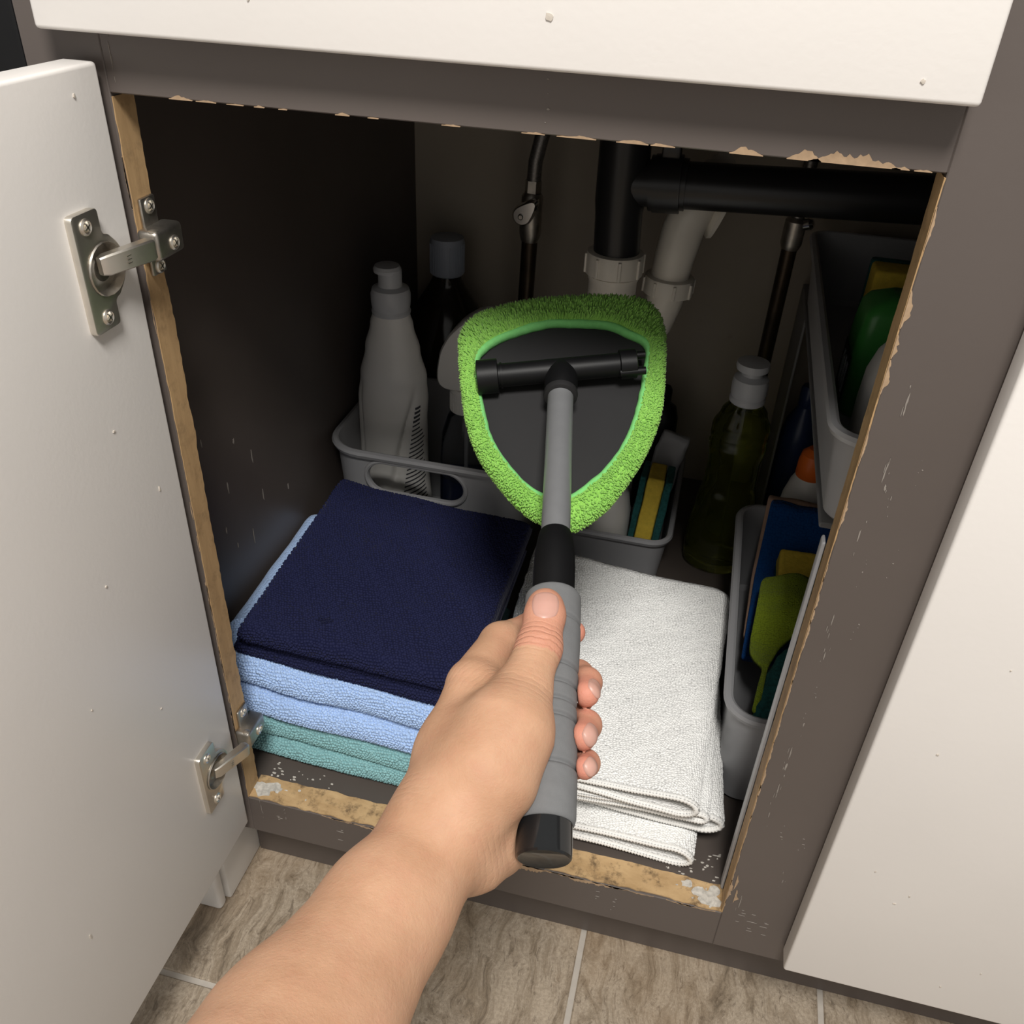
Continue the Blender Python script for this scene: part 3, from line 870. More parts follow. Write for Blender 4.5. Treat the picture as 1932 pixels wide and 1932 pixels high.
MB().tube([(SP[0] + .032, SP[1], SP[2] + .270), (SP[0] + .040, SP[1], SP[2] + .25), (SP[0] + .042, SP[1], SP[2] + .225)], [.006, .005, .004], 12).build('trigger', 'bottle_white', spb)
MB().tube([(SP[0], SP[1], SP[2] + .19), (SP[0], SP[1], SP[2] + .03)], .002, 8).build('dip_tube', 'cap_frost', spb)

# big dark bottle at the back
DB = (.005, .605, .0)
db = MB().lathe([(.060, 0), (.066, .005), (.067, .03), (.066, .18), (.063, .205), (.052, .235), (.036, .262), (.023, .282), (.0185, .292), (.0185, .302)], 44, c=DB, sx=1.0, sy=.9).build('large_bottle', 'amber_plastic')
tag(db, 'large dark bottle with a bluish grey cap against the back wall', 'bottle')
mb = MB().lathe([(.0200, .296), (.0218, .298), (.0218, .338), (.0205, .343), (.012, .3445)], 40, c=DB)
for i in range(40):
    mb.box(.0212, .0223, -.0006, .0006, .299, .336, mat=Matrix.Translation(DB) @ Matrix.Rotation(2 * math.pi * i / 40, 4, 'Z'))
mb.build('screw_cap', 'cap_blue_grey', db)
MB().box(.046, .064, .546, .5475, .205, .213, .0006, 1, mat=None).build('label', 'cap_frost', db)

# dish soap
DS = (.3985, .494, .0)
ds_tab = [(0, .036), (.006, .040), (.05, .041), (.10, .036), (.135, .031), (.16, .0305), (.19, .034), (.215, .0335), (.235, .0265), (.25, .0185), (.256, .0175)]


def ds_fn(u, w, off=0.0):
    z = .256 * w; a = 2 * math.pi * u; r_ = interp(ds_tab, z) + off; zs = .93
    x, y = math.cos(a), math.sin(a)
    th = math.atan2(x, -y)
    r_ -= .0022 * math.exp(-((th - .55 + 4 * (z - .12)) / .16) ** 2) * max(0, min(1, (.17 - z) / .04)) * max(0, min(1, (z - .02) / .03))
    r_ -= .0012 * math.exp(-((z - .196) / .003) ** 2)
    return (DS[0] + r_ * x, DS[1] + r_ * y * .72, DS[2] + z * zs)


ds = MB().add(*grid_surface(ds_fn, 72, 70)).build('dish_soap_bottle', 'soap_liquid', None, angle=60)
tag(ds, 'clear bottle of yellow green dish soap with frosted cap beside the lower right bin', 'bottle')
MB().lathe([(.0175, .248), (.0200, .250), (.0205, .254), (.0190, .257), (.0202, .260), (.0205, .272), (.0195, .279), (.0120, .283), (.0110, .286), (.0110, .293)], 36, c=(DS[0], DS[1], -.0175)).lathe(
    [(.0110, .2885), (.0178, .2895), (.0188, .2935), (.0180, .298), (.004, .3000)], 32, c=(DS[0] - .001, DS[1], -.0175)).build('push_cap', 'cap_frost', ds)

# white bottle with orange cap
OB = (.490, .505, .0)
ob = MB().lathe([(.026, 0), (.029, .003), (.029, .085), (.027, .112), (.022, .132), (.017, .143), (.017, .147)], 36, c=OB).build('small_bottle', 'bottle_white')
tag(ob, 'small white bottle with an orange cap standing behind the blue cloth', 'bottle')
MB().lathe([(.0175, .142), (.0182, .144), (.0180, .160), (.016, .172), (.009, .179), (.003, .180)], 32, c=OB).build('orange_cap', 'orange_cap', ob)
mb = MB()
for k in range(5):
    vs = []
    for i in range(9):
        a = math.radians(-112 + 8 * i)
        for dz in (-.0006, .0006):
            vs.append((OB[0] + .0293 * math.cos(a), OB[1] + .0293 * math.sin(a), .080 - .006 * k + dz + .0018 * (i % 2)))
    mb.add(vs, [(2 * i, 2 * i + 2, 2 * i + 3, 2 * i + 1) for i in range(8)])
tag(mb.build('label_print', 'label_ink', ob), kind='stuff')
nb = MB().lathe([(.022, 0), (.024, .004), (.024, .14), (.020, .165), (.010, .185), (.009, .19)], 30, c=(.478, .60, 0)).build('small_bottle', 'navy_bottle')
tag(nb, 'dark blue bottle in shadow behind the orange capped one', 'bottle')
MB().lathe([(.0105, .186), (.0112, .188), (.0112, .21), (.009, .214)], 24, c=(.478, .60, 0)).build('screw_cap', 'navy_bottle', nb)

# contents of the raised bin: green bottle, white bottle, sponge
def flat_bottle(name, mat, cx, cy, z0, prof, hy, label, rc=.7):
    """flat-sided bottle: prof = (z, x_left, x_right)"""
    L = []
    for z, a, b in prof:
        w_ = (b - a) / 2; hh = min(hy, w_ * 1.0)
        L.append([Vector((p.x, p.y, z0 + z)) for p in rrect(cx + a, cx + b, cy - hh, cy + hh, min(w_, hh) * rc, 0, 6)])
    o = MB().loops(L).build(name, mat, None, angle=50)
    return tag(o, label, 'bottle')


gb = flat_bottle('detergent_bottle', 'green_bottle', .494, .335, .3215, [(0, -.024, .032), (.004, -.0275, .035), (.05, -.0275, .035), (.075, -.0265, .035), (.094, -.0245, .034), (.101, -.020, .032), (.106, -.010, .028), (.109, -.004, .024)], .036, 'green detergent bottle standing in the raised right bin', .35)
MB().box(.4657, .4664, .308, .356, .333, .378, .0002, 1).build('label', 'black_gloss', gb)
mb = MB()
for k, (y0, y1) in enumerate(((.313, .318), (.321, .3235), (.327, .333), (.336, .3385), (.342, .347))):
    mb.box(.4651, .4656, y0, y1, .342, .370 - .004 * (k % 2))
tag(mb.build('label_print', 'cap_frost', gb, smooth=False), kind='stuff')
wb = flat_bottle('detergent_bottle', 'bottle_white', .500, .235, .3215, [(0, -.028, .030), (.004, -.031, .033), (.05, -.032, .033), (.075, -.031, .033), (.092, -.026, .030), (.104, -.018, .024), (.110, -.010, .016), (.118, -.009, .015)], .026, 'white bottle at the front of the raised right bin')
ys = MB().box(.483, .545, .405, .440, .322, .425, .004, 3).build('sponge', 'sponge_yellow')
tag(ys, 'yellow sponge upright behind the green bottle in the raised bin', 'sponge')
MB().box(.483, .545, .4405, .452, .322, .425, .003, 2).build('scouring_pad', 'teal_scourer', ys)


# centre tray: sponge, white bottle, dark box
def slab(name, mat, M, hx, hy, hz, bev, parent=None, label=None, cat=None, lump=0.0, res=14, seed=0):
    """soft block: subdivided, rounded, slightly lumpy"""
    bm = bmesh.new(); bmesh.ops.create_cube(bm, size=2)
    bmesh.ops.subdivide_edges(bm, edges=bm.edges[:], cuts=res, use_grid_fill=True)
    for v in bm.verts:
        p = Vector((v.co.x * hx, v.co.y * hy, v.co.z * hz))
        q = Vector((max(-hx + bev, min(hx - bev, p.x)), max(-hy + bev, min(hy - bev, p.y)), max(-hz + bev, min(hz - bev, p.z))))
        d = p - q
        if d.length > 1e-9:
            p = q + d.normalized() * bev
        p += Vector((mnoise.noise(p * 60 + Vector((seed, 0, 0))), mnoise.noise(p * 60 + Vector((0, seed + 9, 0))), mnoise.noise(p * 60 + Vector((5, 0, seed))))) * lump
        v.co = M @ p
    me = bpy.data.meshes.new(name); bm.to_mesh(me); bm.free()
    o = link_mesh(name, me, mat, parent)
    if label:
        tag(o, label, cat)
    return o


Msp = Matrix.Translation((.308, .475, .069)) @ Matrix.Rotation(math.radians(-10), 4, 'X') @ Matrix.Rotation(math.radians(4), 4, 'Y')
csp = slab('sponge', 'sponge_yellow', Msp, .0105, .030, .058, .003, None, 'yellow and green sponge standing in the low grey tray', 'sponge', .0010, 12, 3)
slab('scouring_pad', 'teal_scourer', Msp @ Matrix.Translation((.0155, 0, 0)), .0048, .030, .058, .002, csp, lump=.0010, seed=4)
slab('scouring_pad', 'teal_scourer', Msp @ Matrix.Translation((-.0150, 0, 0)), .0040, .030, .058, .002, csp, lump=.0010, seed=6)
wb2 = MB().lathe([(.024, 0), (.0265, .003), (.0265, .075), (.022, .10), (.012, .113), (.012, .118)], 32, c=(.260, .462, .003)).build('small_bottle', 'bottle_white')
tag(wb2, 'plain white bottle in the low tray behind the wiper rim', 'bottle')
MB().lathe([(.0128, .114), (.0135, .116), (.0135, .136), (.011, .14)], 24, c=(.260, .462, .003)).build('screw_cap', 'bottle_white', wb2)
bk = MB()
L = [rrect(.276, .324, .580, .622, .016, z) for z in (.003, .10)] + [rrect(.277, .323, .581, .621, .016, .14), rrect(.281, .319, .585, .617, .015, .156), rrect(.290, .310, .593, .609, .008, .163)]
bk = MB().loops(L).build('dark_container', 'black_plastic')
tag(bk, 'black rounded container in the shadow at the back of the low tray', 'container')
MB().lathe([(.010, .160), (.011, .162), (.011, .180), (.009, .184)], 20, c=(.300, .601, 0)).build('screw_cap', 'black_plastic', bk)
wp = slab('folded_wipe', 'grey_plastic', Matrix.Translation((.313, .545, .075)) @ Matrix.Rotation(-.3, 4, 'X') @ Matrix.Rotation(.2, 4, 'Y'), .019, .006, .068, .005, None, 'pale folded wipe standing behind the sponge in the low tray', 'cloth', .003, 14, 8)


# ------------------------------------------------------------------ towels
def quad_map(q, s, t):
    a = [Vector(p) for p in q]
    return (a[0] * (1 - s) + a[1] * s) * (1 - t) + (a[3] * (1 - s) + a[2] * s) * t


def lobe(name, mat, quad, z0, z1, parent=None, seed=0, wob=.003, nx=90, ny=70, droop=None, top=.025, pile=None):
    """one folded thickness: rounded on all four sides. quad = FL, FR, BR, BL (x, y)"""
    h = (z1 - z0) / 2
    q = [Vector((*p, 0)) for p in quad]
    wx = (q[1] - q[0]).length; wy = (q[3] - q[0]).length
    e = h * .95
    prof = []                                   # (y metres, z -1..1, arc)
    def side(n, L_, e_):
        out = []
        for i in range(n + 1):
            out.append(i / n)
        return out
    na = 8
    loop = []
    for i in range(ny + 1):                     # top, front -> back
        loop.append((e + (wy - 2 * e) * i / ny, 1.0))
    for i in range(1, na):
        a = math.pi / 2 - math.pi * i / na; loop.append((wy - e + e * math.cos(a), math.sin(a)))
    for i in range(ny + 1):
        loop.append((wy - e - (wy - 2 * e) * i / ny, -1.0))
    for i in range(1, na):
        a = -math.pi / 2 - math.pi * i / na; loop.append((e + e * math.cos(a), math.sin(a)))
    arc = [0]
    for (a, b), (c, d) in zip(loop, loop[1:] + loop[:1]):
        arc.append(arc[-1] + math.hypot(c - a, (d - b) * h))
    xs = []
    for i in range(na):
        a = math.pi * .5 * i / na; xs.append((e - e * math.cos(a), math.sin(a)))
    for i in range(nx + 1):
        xs.append((e + (wx - 2 * e) * i / nx, 1.0))
    for i in range(1, na + 1):
        a = math.pi * .5 * i / na; xs.append((wx - e + e * math.sin(a), math.cos(a)))
    k = len(loop); verts = []; uvs = []
    sd = Vector((seed * 3.1, seed * 1.7, 0))
    for xm, sx in xs:
        for j, (ym, zz) in enumerate(loop):
            # corners round off in plan too
            s_ = xm / wx; t_ = ym / wy
            p = quad_map(q, s_, .5 + (t_ - .5) * (1 - .0 * (1 - sx)))
            n1 = mnoise.noise(Vector((p.x * 14, p.y * 14, seed * 2.3)))
            n2 = mnoise.noise(Vector((p.x * 38, p.y * 38, seed * 2.3 + 7)))
            zc = (z0 + z1) / 2
            fz = zz * h * (sx if sx > 0.02 else .02)
            dr = droop(s_, t_) if droop else 0
            zz_ = zc + fz + (wob * n1 + wob * .35 * n2) * (1 if zz > -.5 else .3) + dr
            p = Vector((p.x + wob * .5 * n2 * (1 - abs(zz)), p.y + wob * .9 * n1 * (1 - abs(zz) * .6), max(zz_, .0005)))
            verts.append(p); uvs.append((xm + seed, arc[j]))
    nxs = len(xs)
    faces = []
    for i in range(nxs - 1):
        for j in range(k):
            faces.append((i * k + j, (i + 1) * k + j, (i + 1) * k + (j + 1) % k, i * k + (j + 1) % k))
    faces.append(tuple(range(k))); faces.append(tuple(reversed(range((nxs - 1) * k, nxs * k))))
    Vg = np.array([tuple(v) for v in verts]).reshape(nxs, k, 3)
    me = bpy.data.meshes.new(name)
    me.from_pydata([tuple(v) for v in verts], [], faces)
    uvl = me.uv_layers.new(name='UVMap')
    data = np.zeros((len(me.loops), 2), np.float32)
    li = 0
    tot = arc[-1]
    for fi, f in enumerate(faces):
        wrap = len(f) == 4 and (f[0] % k) == k - 1
        for n_, vi in enumerate(f):
            u_, v_ = uvs[vi]
            if wrap and vi % k == 0:
                v_ = tot
            data[li] = (u_, v_); li += 1
    uvl.data.foreach_set('uv', data.ravel())
    bm = bmesh.new(); bm.from_mesh(me); bmesh.ops.recalc_face_normals(bm, faces=bm.faces[:]); bm.to_mesh(me); bm.free()
    o = link_mesh(name, me, mat, parent)
    rows_ = list(np.arange(-math.pi * e * .92, min(top, wy), .0027))
    loop_pile(Vg, [x for x, _ in xs], arc, rows_, .0027, .00135, .0013, mat.replace('_terry', '_loops'), o, (.002, wx - .002), seed + 20)
    return o


def loop_pile(V, us, arc, rows, step, rad, ht, mat, parent, ur, seed):
    """rows of raised towelling loops over a swept surface V[u, arc]; rows = list of arc positions"""
    g_ = np.random.default_rng(seed); V = np.asarray(V, float); us = np.asarray(us, float); tot = arc[-1]; arc = np.asarray(arc[:-1], float)
    nU, k = V.shape[:2]
    U = []; Aa = []
    for ri, a in enumerate(rows):
        n = int((ur[1] - ur[0]) / step); uu = ur[0] + (np.arange(n) + .5 * (ri % 2)) * step + g_.normal(0, step * .12, n)
        U.append(uu); Aa.append(a + .0016 * np.sin(uu * 55 + a * 90 + seed) + .0011 * np.sin(uu * 210 + a * 160) + g_.normal(0, step * .10, n))
    U = np.clip(np.concatenate(U), us[0], us[-1] - 1e-6); Aa = np.concatenate(Aa) % tot

    def at_(U_, A_):
        A_ = A_ % tot
        i = np.clip(np.searchsorted(us, U_, 'right') - 1, 0, nU - 2); fu = ((U_ - us[i]) / np.maximum(us[i + 1] - us[i], 1e-9))[:, None]
        j = np.clip(np.searchsorted(arc, A_, 'right') - 1, 0, k - 1); j2 = (j + 1) % k
        en = np.where(j == k - 1, tot, arc[j2]); fa = ((A_ - arc[j]) / np.maximum(en - arc[j], 1e-9))[:, None]
        return (V[i, j] * (1 - fu) + V[i + 1, j] * fu) * (1 - fa) + (V[i, j2] * (1 - fu) + V[i + 1, j2] * fu) * fa
    P = at_(U, Aa); e = .0015
    tu = at_(np.clip(U + e, us[0], us[-1] - 1e-6), Aa) - at_(np.clip(U - e, us[0], us[-1]), Aa); ta = at_(U, Aa + e) - at_(U, Aa - e)
    N = np.cross(ta, tu); N /= np.linalg.norm(N, axis=1)[:, None] + 1e-12
    mid_ = V.mean(1)[np.clip(np.searchsorted(us, U, 'right') - 1, 0, nU - 1)]
    N *= np.sign((N * (P - mid_)).sum(1))[:, None]
    T = tu / (np.linalg.norm(tu, axis=1)[:, None] + 1e-12); Bt = np.cross(N, T)
    K = len(P); sc = g_.uniform(.8, 1.2, K)[:, None]; lean = g_.normal(0, .35, (K, 2)) * ht
    top = P + N * ht * sc + T * lean[:, :1] + Bt * lean[:, 1:]
    rg = []
    for h_, r_ in ((-.5, 1.0), (.55, .86)):
        c_ = P + (top - P) * h_ if h_ > 0 else P + N * ht * h_
        for q in range(6):
            a = math.pi * q / 3; rg.append(c_ + (T * math.cos(a) * 1.12 + Bt * math.sin(a)) * rad * r_ * sc)
    rg.append(top)
    VV = np.stack(rg, 1).reshape(-1, 3); tf = []
    for q in range(6):
        b = (q + 1) % 6; tf += [(q, b, 6 + b), (q, 6 + b, 6 + q), (6 + q, 6 + b, 12)]
    FF = (np.arange(K)[:, None, None] * 13 + np.array(tf)[None]).reshape(-1, 3)
    me = bpy.data.meshes.new('pile'); me.vertices.add(len(VV)); me.vertices.foreach_set('co', VV.astype(np.float32).ravel())
    me.loops.add(len(FF) * 3); me.loops.foreach_set('vertex_index', FF.astype(np.int32).ravel())
    me.polygons.add(len(FF)); me.polygons.foreach_set('loop_start', np.arange(0, len(FF) * 3, 3, dtype=np.int32)); me.polygons.foreach_set('loop_total', np.full(len(FF), 3, np.int32))
    me.update()
    return tag(link_mesh('pile', me, mat, parent), kind='stuff')


# left stack, bottom to top; each towel shows its folds as lobes
GT = 'folded towels in the left stack'
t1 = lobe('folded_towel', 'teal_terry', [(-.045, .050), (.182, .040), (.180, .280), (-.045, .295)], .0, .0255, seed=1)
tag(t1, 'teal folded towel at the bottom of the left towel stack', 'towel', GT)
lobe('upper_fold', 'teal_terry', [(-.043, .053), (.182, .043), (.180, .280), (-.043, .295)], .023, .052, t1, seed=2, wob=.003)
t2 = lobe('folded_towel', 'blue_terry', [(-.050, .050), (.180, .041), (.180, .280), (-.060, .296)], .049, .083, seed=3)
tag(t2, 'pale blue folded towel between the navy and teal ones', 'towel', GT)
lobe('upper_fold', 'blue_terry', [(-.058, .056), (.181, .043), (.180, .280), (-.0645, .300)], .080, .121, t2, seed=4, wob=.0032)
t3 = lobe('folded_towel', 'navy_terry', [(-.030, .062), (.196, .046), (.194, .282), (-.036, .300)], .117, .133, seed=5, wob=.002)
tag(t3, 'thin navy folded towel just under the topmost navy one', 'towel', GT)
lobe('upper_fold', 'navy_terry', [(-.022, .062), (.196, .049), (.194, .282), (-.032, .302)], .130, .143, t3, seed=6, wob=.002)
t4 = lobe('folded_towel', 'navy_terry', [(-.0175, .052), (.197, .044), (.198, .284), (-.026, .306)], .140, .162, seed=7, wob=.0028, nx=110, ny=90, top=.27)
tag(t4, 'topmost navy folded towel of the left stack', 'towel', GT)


def usheet(name, mat, fl, fr, br, bl, zb, zt, gap_z, thick, seed, label, hem=True, nt=70, bulge=1.0, group=None, full=False):
    """cloth folded once along its right side: two sheets joined by a round bend, open at the front.
       fl..bl = plan corners; zb/zt = heights of the two sheets at the bend; gap_z = sheet gap at the left"""
    q = [Vector((*p, 0)) for p in (fl, fr, br, bl)]
    wx = (q[1] - q[0]).length; wy = (q[3] - q[0]).length
    R_ = (zt - zb) / 2; zc = (zt + zb) / 2
    n = 46; prof = []
    xb = wx - R_ * 1.6 * bulge                   # where the bend starts
    def gap(x):                                 # half distance between the sheets
        t = max(0, min(1, x / xb)); return gap_z / 2 + (R_ - gap_z / 2) * (t ** 2.6)
    mid = lambda x: zc
    for i in range(n + 1):
        x = xb * i / n; prof.append((x, mid(x) - gap(x)))
    for i in range(1, 16):
        a = -math.pi / 2 + math.pi * i / 16; prof.append((xb + R_ * 1.6 * bulge * math.cos(a), zc + R_ * math.sin(a)))
    for i in range(n, -1, -1):
        x = xb * i / n; prof.append((x, mid(x) + gap(x)))
    P2 = [Vector(p) for p in prof]
    N2 = []
    for i in range(len(P2)):
        d = (P2[min(i + 1, len(P2) - 1)] - P2[max(i - 1, 0)]).normalized(); N2.append(Vector((d.y, -d.x)))
    outer = [p + nn * thick / 2 for p, nn in zip(P2, N2)]
    inner = [p - nn * thick / 2 for p, nn in zip(P2, N2)]
    loop = outer + inner[::-1]
    arc = [0]
    for a, b in zip(loop, loop[1:] + loop[:1]):
        arc.append(arc[-1] + (b - a).length)
    k = len(loop); verts = []; uvs = []; st_ = []
    ys_ = [0.0, .002 / wy, .005 / wy] + [(.01 / wy) + (1 - .02 / wy) * i / nt for i in range(nt + 1)] + [1 - .004 / wy, 1.0]
    half = len(outer)
    for t_ in ys_:
        shr = 1.0
        for j, p in enumerate(loop):
            s_ = p.x / wx
            b = quad_map(q, s_, t_)
            n1 = mnoise.noise(Vector((b.x * 12, b.y * 12, seed * 1.9))); n2 = mnoise.noise(Vector((b.x * 34, b.y * 34, seed + 4)))
            n3 = mnoise.noise(Vector((b.x * 9, seed * 3.0, p.y * 40)))
            z_ = p.y + .0022 * n1 + .0009 * n2 - .004 * t_ * (p.y / .08)
            fr_edge = max(0, 1 - t_ * wy / .05)
            verts.append((b.x + .0015 * n2, b.y + .0045 * n3 * fr_edge, max(z_, .0006))); uvs.append((arc[j], t_ * wy + seed))
    m_ = len(ys_)
    faces = [(i * k + j, (i + 1) * k + j, (i + 1) * k + (j + 1) % k, i * k + (j + 1) % k) for i in range(m_ - 1) for j in range(k)]
    # end strips close the sheet thickness
    for i0 in (0, m_ - 1):
        for j in range(half - 1):
            faces.append((i0 * k + j, i0 * k + j + 1, i0 * k + k - 2 - j, i0 * k + k - 1 - j))
    me = bpy.data.meshes.new(name); me.from_pydata(verts, [], faces)
    uvl = me.uv_layers.new(name='UVMap'); data = np.zeros((len(me.loops), 2), np.float32); li = 0
    for f in faces:
        wrap = any(v % k == k - 1 for v in f) and any(v % k == 0 for v in f)
        for vi in f:
            u_, v_ = uvs[vi]
            data[li] = (arc[-1] if wrap and vi % k == 0 else u_, v_); li += 1
    uvl.data.foreach_set('uv', data.ravel())
    bm = bmesh.new(); bm.from_mesh(me); bmesh.ops.recalc_face_normals(bm, faces=bm.faces[:]); bm.to_mesh(me); bm.free()
    o = link_mesh(name, me, mat)
    tag(o, label, 'towel', group)
    Vt = np.array(verts).reshape(m_, k, 3)
    a_end = arc[half - 1] - .001; a_b = arc[n]
    loop_pile(Vt, [t_ * wy for t_ in ys_], arc, list(np.arange(a_b - .004, a_end if full else arc[n + 16] + .02, .0024))[::-1], .0024, .0012, .0008, 'white_loops', o, (.006, wy - .003), seed)
    if hem:
        # stitched hem along the open front edge
        pts = []
        for j in range(half):
            a = Vector(verts[1 * k + j]); b = Vector(verts[1 * k + k - 1 - j]); pts.append((a + b) / 2)
        dense = []
        for a, b in zip(pts, pts[1:]):
            m2 = max(1, int((b - a).length / .0011))
            dense += [a + (b - a) * i / m2 for i in range(m2)]
        rad = [thick * .62 * (1 + .16 * (1 if i % 2 else -1)) for i in range(len(dense))]
        MB().tube(dense, rad, 8).build('hem', 'white_hem', o, angle=180)
    return o


GW = 'folded towels in the white stack'
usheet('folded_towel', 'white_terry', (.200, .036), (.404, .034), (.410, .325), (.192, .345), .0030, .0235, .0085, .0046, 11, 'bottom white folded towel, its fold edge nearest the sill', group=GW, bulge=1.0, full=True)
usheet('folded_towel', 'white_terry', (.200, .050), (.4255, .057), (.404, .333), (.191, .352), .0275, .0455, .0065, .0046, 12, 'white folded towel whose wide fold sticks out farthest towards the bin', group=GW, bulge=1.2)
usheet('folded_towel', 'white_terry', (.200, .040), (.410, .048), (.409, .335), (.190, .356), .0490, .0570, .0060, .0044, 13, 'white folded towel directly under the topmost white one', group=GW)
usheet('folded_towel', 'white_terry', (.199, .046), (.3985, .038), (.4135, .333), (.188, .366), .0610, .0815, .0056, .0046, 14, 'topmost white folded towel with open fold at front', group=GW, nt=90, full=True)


# ------------------------------------------------------------------ cloths in the lower right bin
def plank_cloth(name, mat, outline, fz, thick, parent=None, res=.004, seed=0):
    """soft sheet with an outlined plan, draped over the height field fz(x, y)"""
    bm = bmesh.new()
    vs = [bm.verts.new((x, y, 0)) for x, y in outline]
    f = bm.faces.new(vs)
    x0 = min(p[0] for p in outline); x1 = max(p[0] for p in outline); y0 = min(p[1] for p in outline); y1 = max(p[1] for p in outline)
    for i in range(1, int((x1 - x0) / res)):
        g_ = bm.verts[:] + bm.edges[:] + bm.faces[:]
        bmesh.ops.bisect_plane(bm, geom=g_, plane_co=(x0 + i * res, 0, 0), plane_no=(1, 0, 0))
    for i in range(1, int((y1 - y0) / res)):
        g_ = bm.verts[:] + bm.edges[:] + bm.faces[:]
        bmesh.ops.bisect_plane(bm, geom=g_, plane_co=(0, y0 + i * res, 0), plane_no=(0, 1, 0))
    bmesh.ops.recalc_face_normals(bm, faces=bm.faces[:])
    up = [v for v in bm.verts]
    ex = bmesh.ops.extrude_face_region(bm, geom=bm.faces[:])
    top = [v for v in ex['geom'] if isinstance(v, bmesh.types.BMVert)]
    tops = set(top)
    for v in bm.verts:
        x, y = v.co.x, v.co.y
        nn = mnoise.noise(Vector((x * 45, y * 45, seed))) * .0022
        v.co.z = fz(x, y) + nn + (thick if v in tops else 0)
    bmesh.ops.recalc_face_normals(bm, faces=bm.faces[:])
    uvl = bm.loops.layers.uv.new('UVMap')
    for f in bm.faces:
        for l_ in f.loops:
            l_[uvl].uv = (l_.vert.co.x, l_.vert.co.y * 1.2)
    me = bpy.data.meshes.new(name); bm.to_mesh(me); bm.free()
    return link_mesh(name, me, mat, parent)


bz = lambda x, y: .044 + (y - .26) * .20 + max(0, y - .386) * .95 + .0015 * math.sin((x - .43) * 60)
bcl = plank_cloth('cleaning_cloth', 'royal_cloth', rounded_poly([(.4330, .265), (.52, .262), (.52, .441), (.4455, .441), (.4405, .385)], .003, 3), bz, .006, seed=3)
tag(bcl, 'royal blue cloth lying in the lower right bin', 'cloth')
plank_cloth('tan_backing', 'tan_cloth', rounded_poly([(.4340, .30), (.522, .30), (.522, .4485), (.4420, .4485), (.4375, .385)], .003, 3), lambda x, y: bz(x, y) - .0072, .006, bcl, seed=5)
lz = lambda x, y: .062 + .012 * max(0, min(1, (.240 - y) / .03)) + (y - .16) * .20 + .005 * math.sin(y * 50) + .010 * math.exp(-((x - .475) / .02) ** 2)
lo = [(.441, .322), (.4455, .331), (.50, .336), (.505, .270), (.480, .256), (.462, .236), (.4515, .205), (.4440, .146), (.4385, .148), (.4415, .172), (.4455, .196), (.447, .205), (.440, .212), (.4345, .225), (.4345, .245)]
lc = plank_cloth('cleaning_cloth', 'lime_cloth', rounded_poly(lo, .007, 3), lambda x, y: lz(x, y) + .012, .005, seed=7)
tag(lc, 'lime green cloth draped over the sponge in the lower right bin', 'cloth')
ls = slab('sponge', 'sponge_yellow', Matrix.Translation((.486, .366, .098)) @ Matrix.Rotation(.25, 4, 'X'), .026, .022, .012, .004, None, 'yellow sponge peeking between the lime and blue cloths', 'sponge', .0008, 12, 4)
slab('scouring_pad', 'teal_scourer', Matrix.Translation((.486, .368, .0825)) @ Matrix.Rotation(.25, 4, 'X'), .026, .022, .0035, .002, ls, lump=.0006, seed=4)
tz = slab('scrubbing_pad', 'teal_scourer', Matrix.Translation((.4660, .181, .082)) @ Matrix.Rotation(.16, 4, 'X') @ Matrix.Rotation(-.26, 4, 'Z'), .018, .048, .022, .011, None, 'dark teal scrubbing pad at the front of the lower right bin', 'scrubber', .004, 22, 12)

# ------------------------------------------------------------------ the wiper
A = Vector(AXIS[0]); B = Vector(AXIS[1]); ax = (B - A).normalized(); LEN = (B - A).length
vd = Vector(VIEWDIR)
fr_ = (vd - ax * vd.dot(ax)).normalized(); sd_ = ax.cross(fr_).normalized()
MW = Matrix((( sd_.x, fr_.x, ax.x, A.x), (sd_.y, fr_.y, ax.y, A.y), (sd_.z, fr_.z, ax.z, A.z), (0, 0, 0, 1)))
wip = empty('window_wiper', A, 'hand held wiper with lime green microfibre head and grey foam grip', 'wiper')
MB().lathe([(.0108, .0008), (.0122, 0), (.0130, .0010), (.0131, .004), (.0131, .024)], 48, mat=MW).build('end_cap', 'black_gloss', wip)
g0, g1 = SVALS['foam']
gp = [(.0128, g0), (.0140, g0 + .0004), (.0147, g0 + .003), (.0148, g0 + .012)]
for i in range(230):
    s_ = g0 + .013 + (g1 - .004 - g0 - .013) * i / 229
    t_ = max(0, 1 - abs(s_ - SVALS['waist']) / .042)
    f_ = (s_ - g0) / (g1 - g0)
    rr2 = .0148 + .0010 * f_ - .0010 * (t_ * t_ * (3 - 2 * t_))
    for g_ in SVALS['grooves']:
        rr2 -= .0017 * math.exp(-((s_ - g_) / .0011) ** 2)
    gp.append((rr2, s_))
gp += [(.0157, g1 - .0016), (.0150, g1 - .0003), (.012, g1)]
MB().lathe(gp, 56, mat=MW).build('foam_grip', 'foam_grip', wip, angle=70)
sl = SVALS['sleeve']
MB().lathe([(.0119, g1 - .001), (.0121, g1 + .4 * (sl - g1)), (.0118, g1 + .65 * (sl - g1)), (.0110, g1 + .82 * (sl - g1)), (.0100, sl - .002), (.0095, sl - .0003), (.0088, sl)], 44, mat=MW).build('tapered_sleeve', 'black_plastic', wip)
sp_ = SVALS['collar']
MB().lathe([(.0088, sl - .001), (.0088, sp_ + .003)], 40, mat=MW).build('pole', 'aluminium', wip)
MB().lathe([(.0090, sp_ - .001), (.0114, sp_ - .0004), (.0118, sp_ + .002), (.0116, sp_ + .004), (.0098, sp_ + .0045)], 40, mat=MW).build('collar', 'dark_plate', wip)
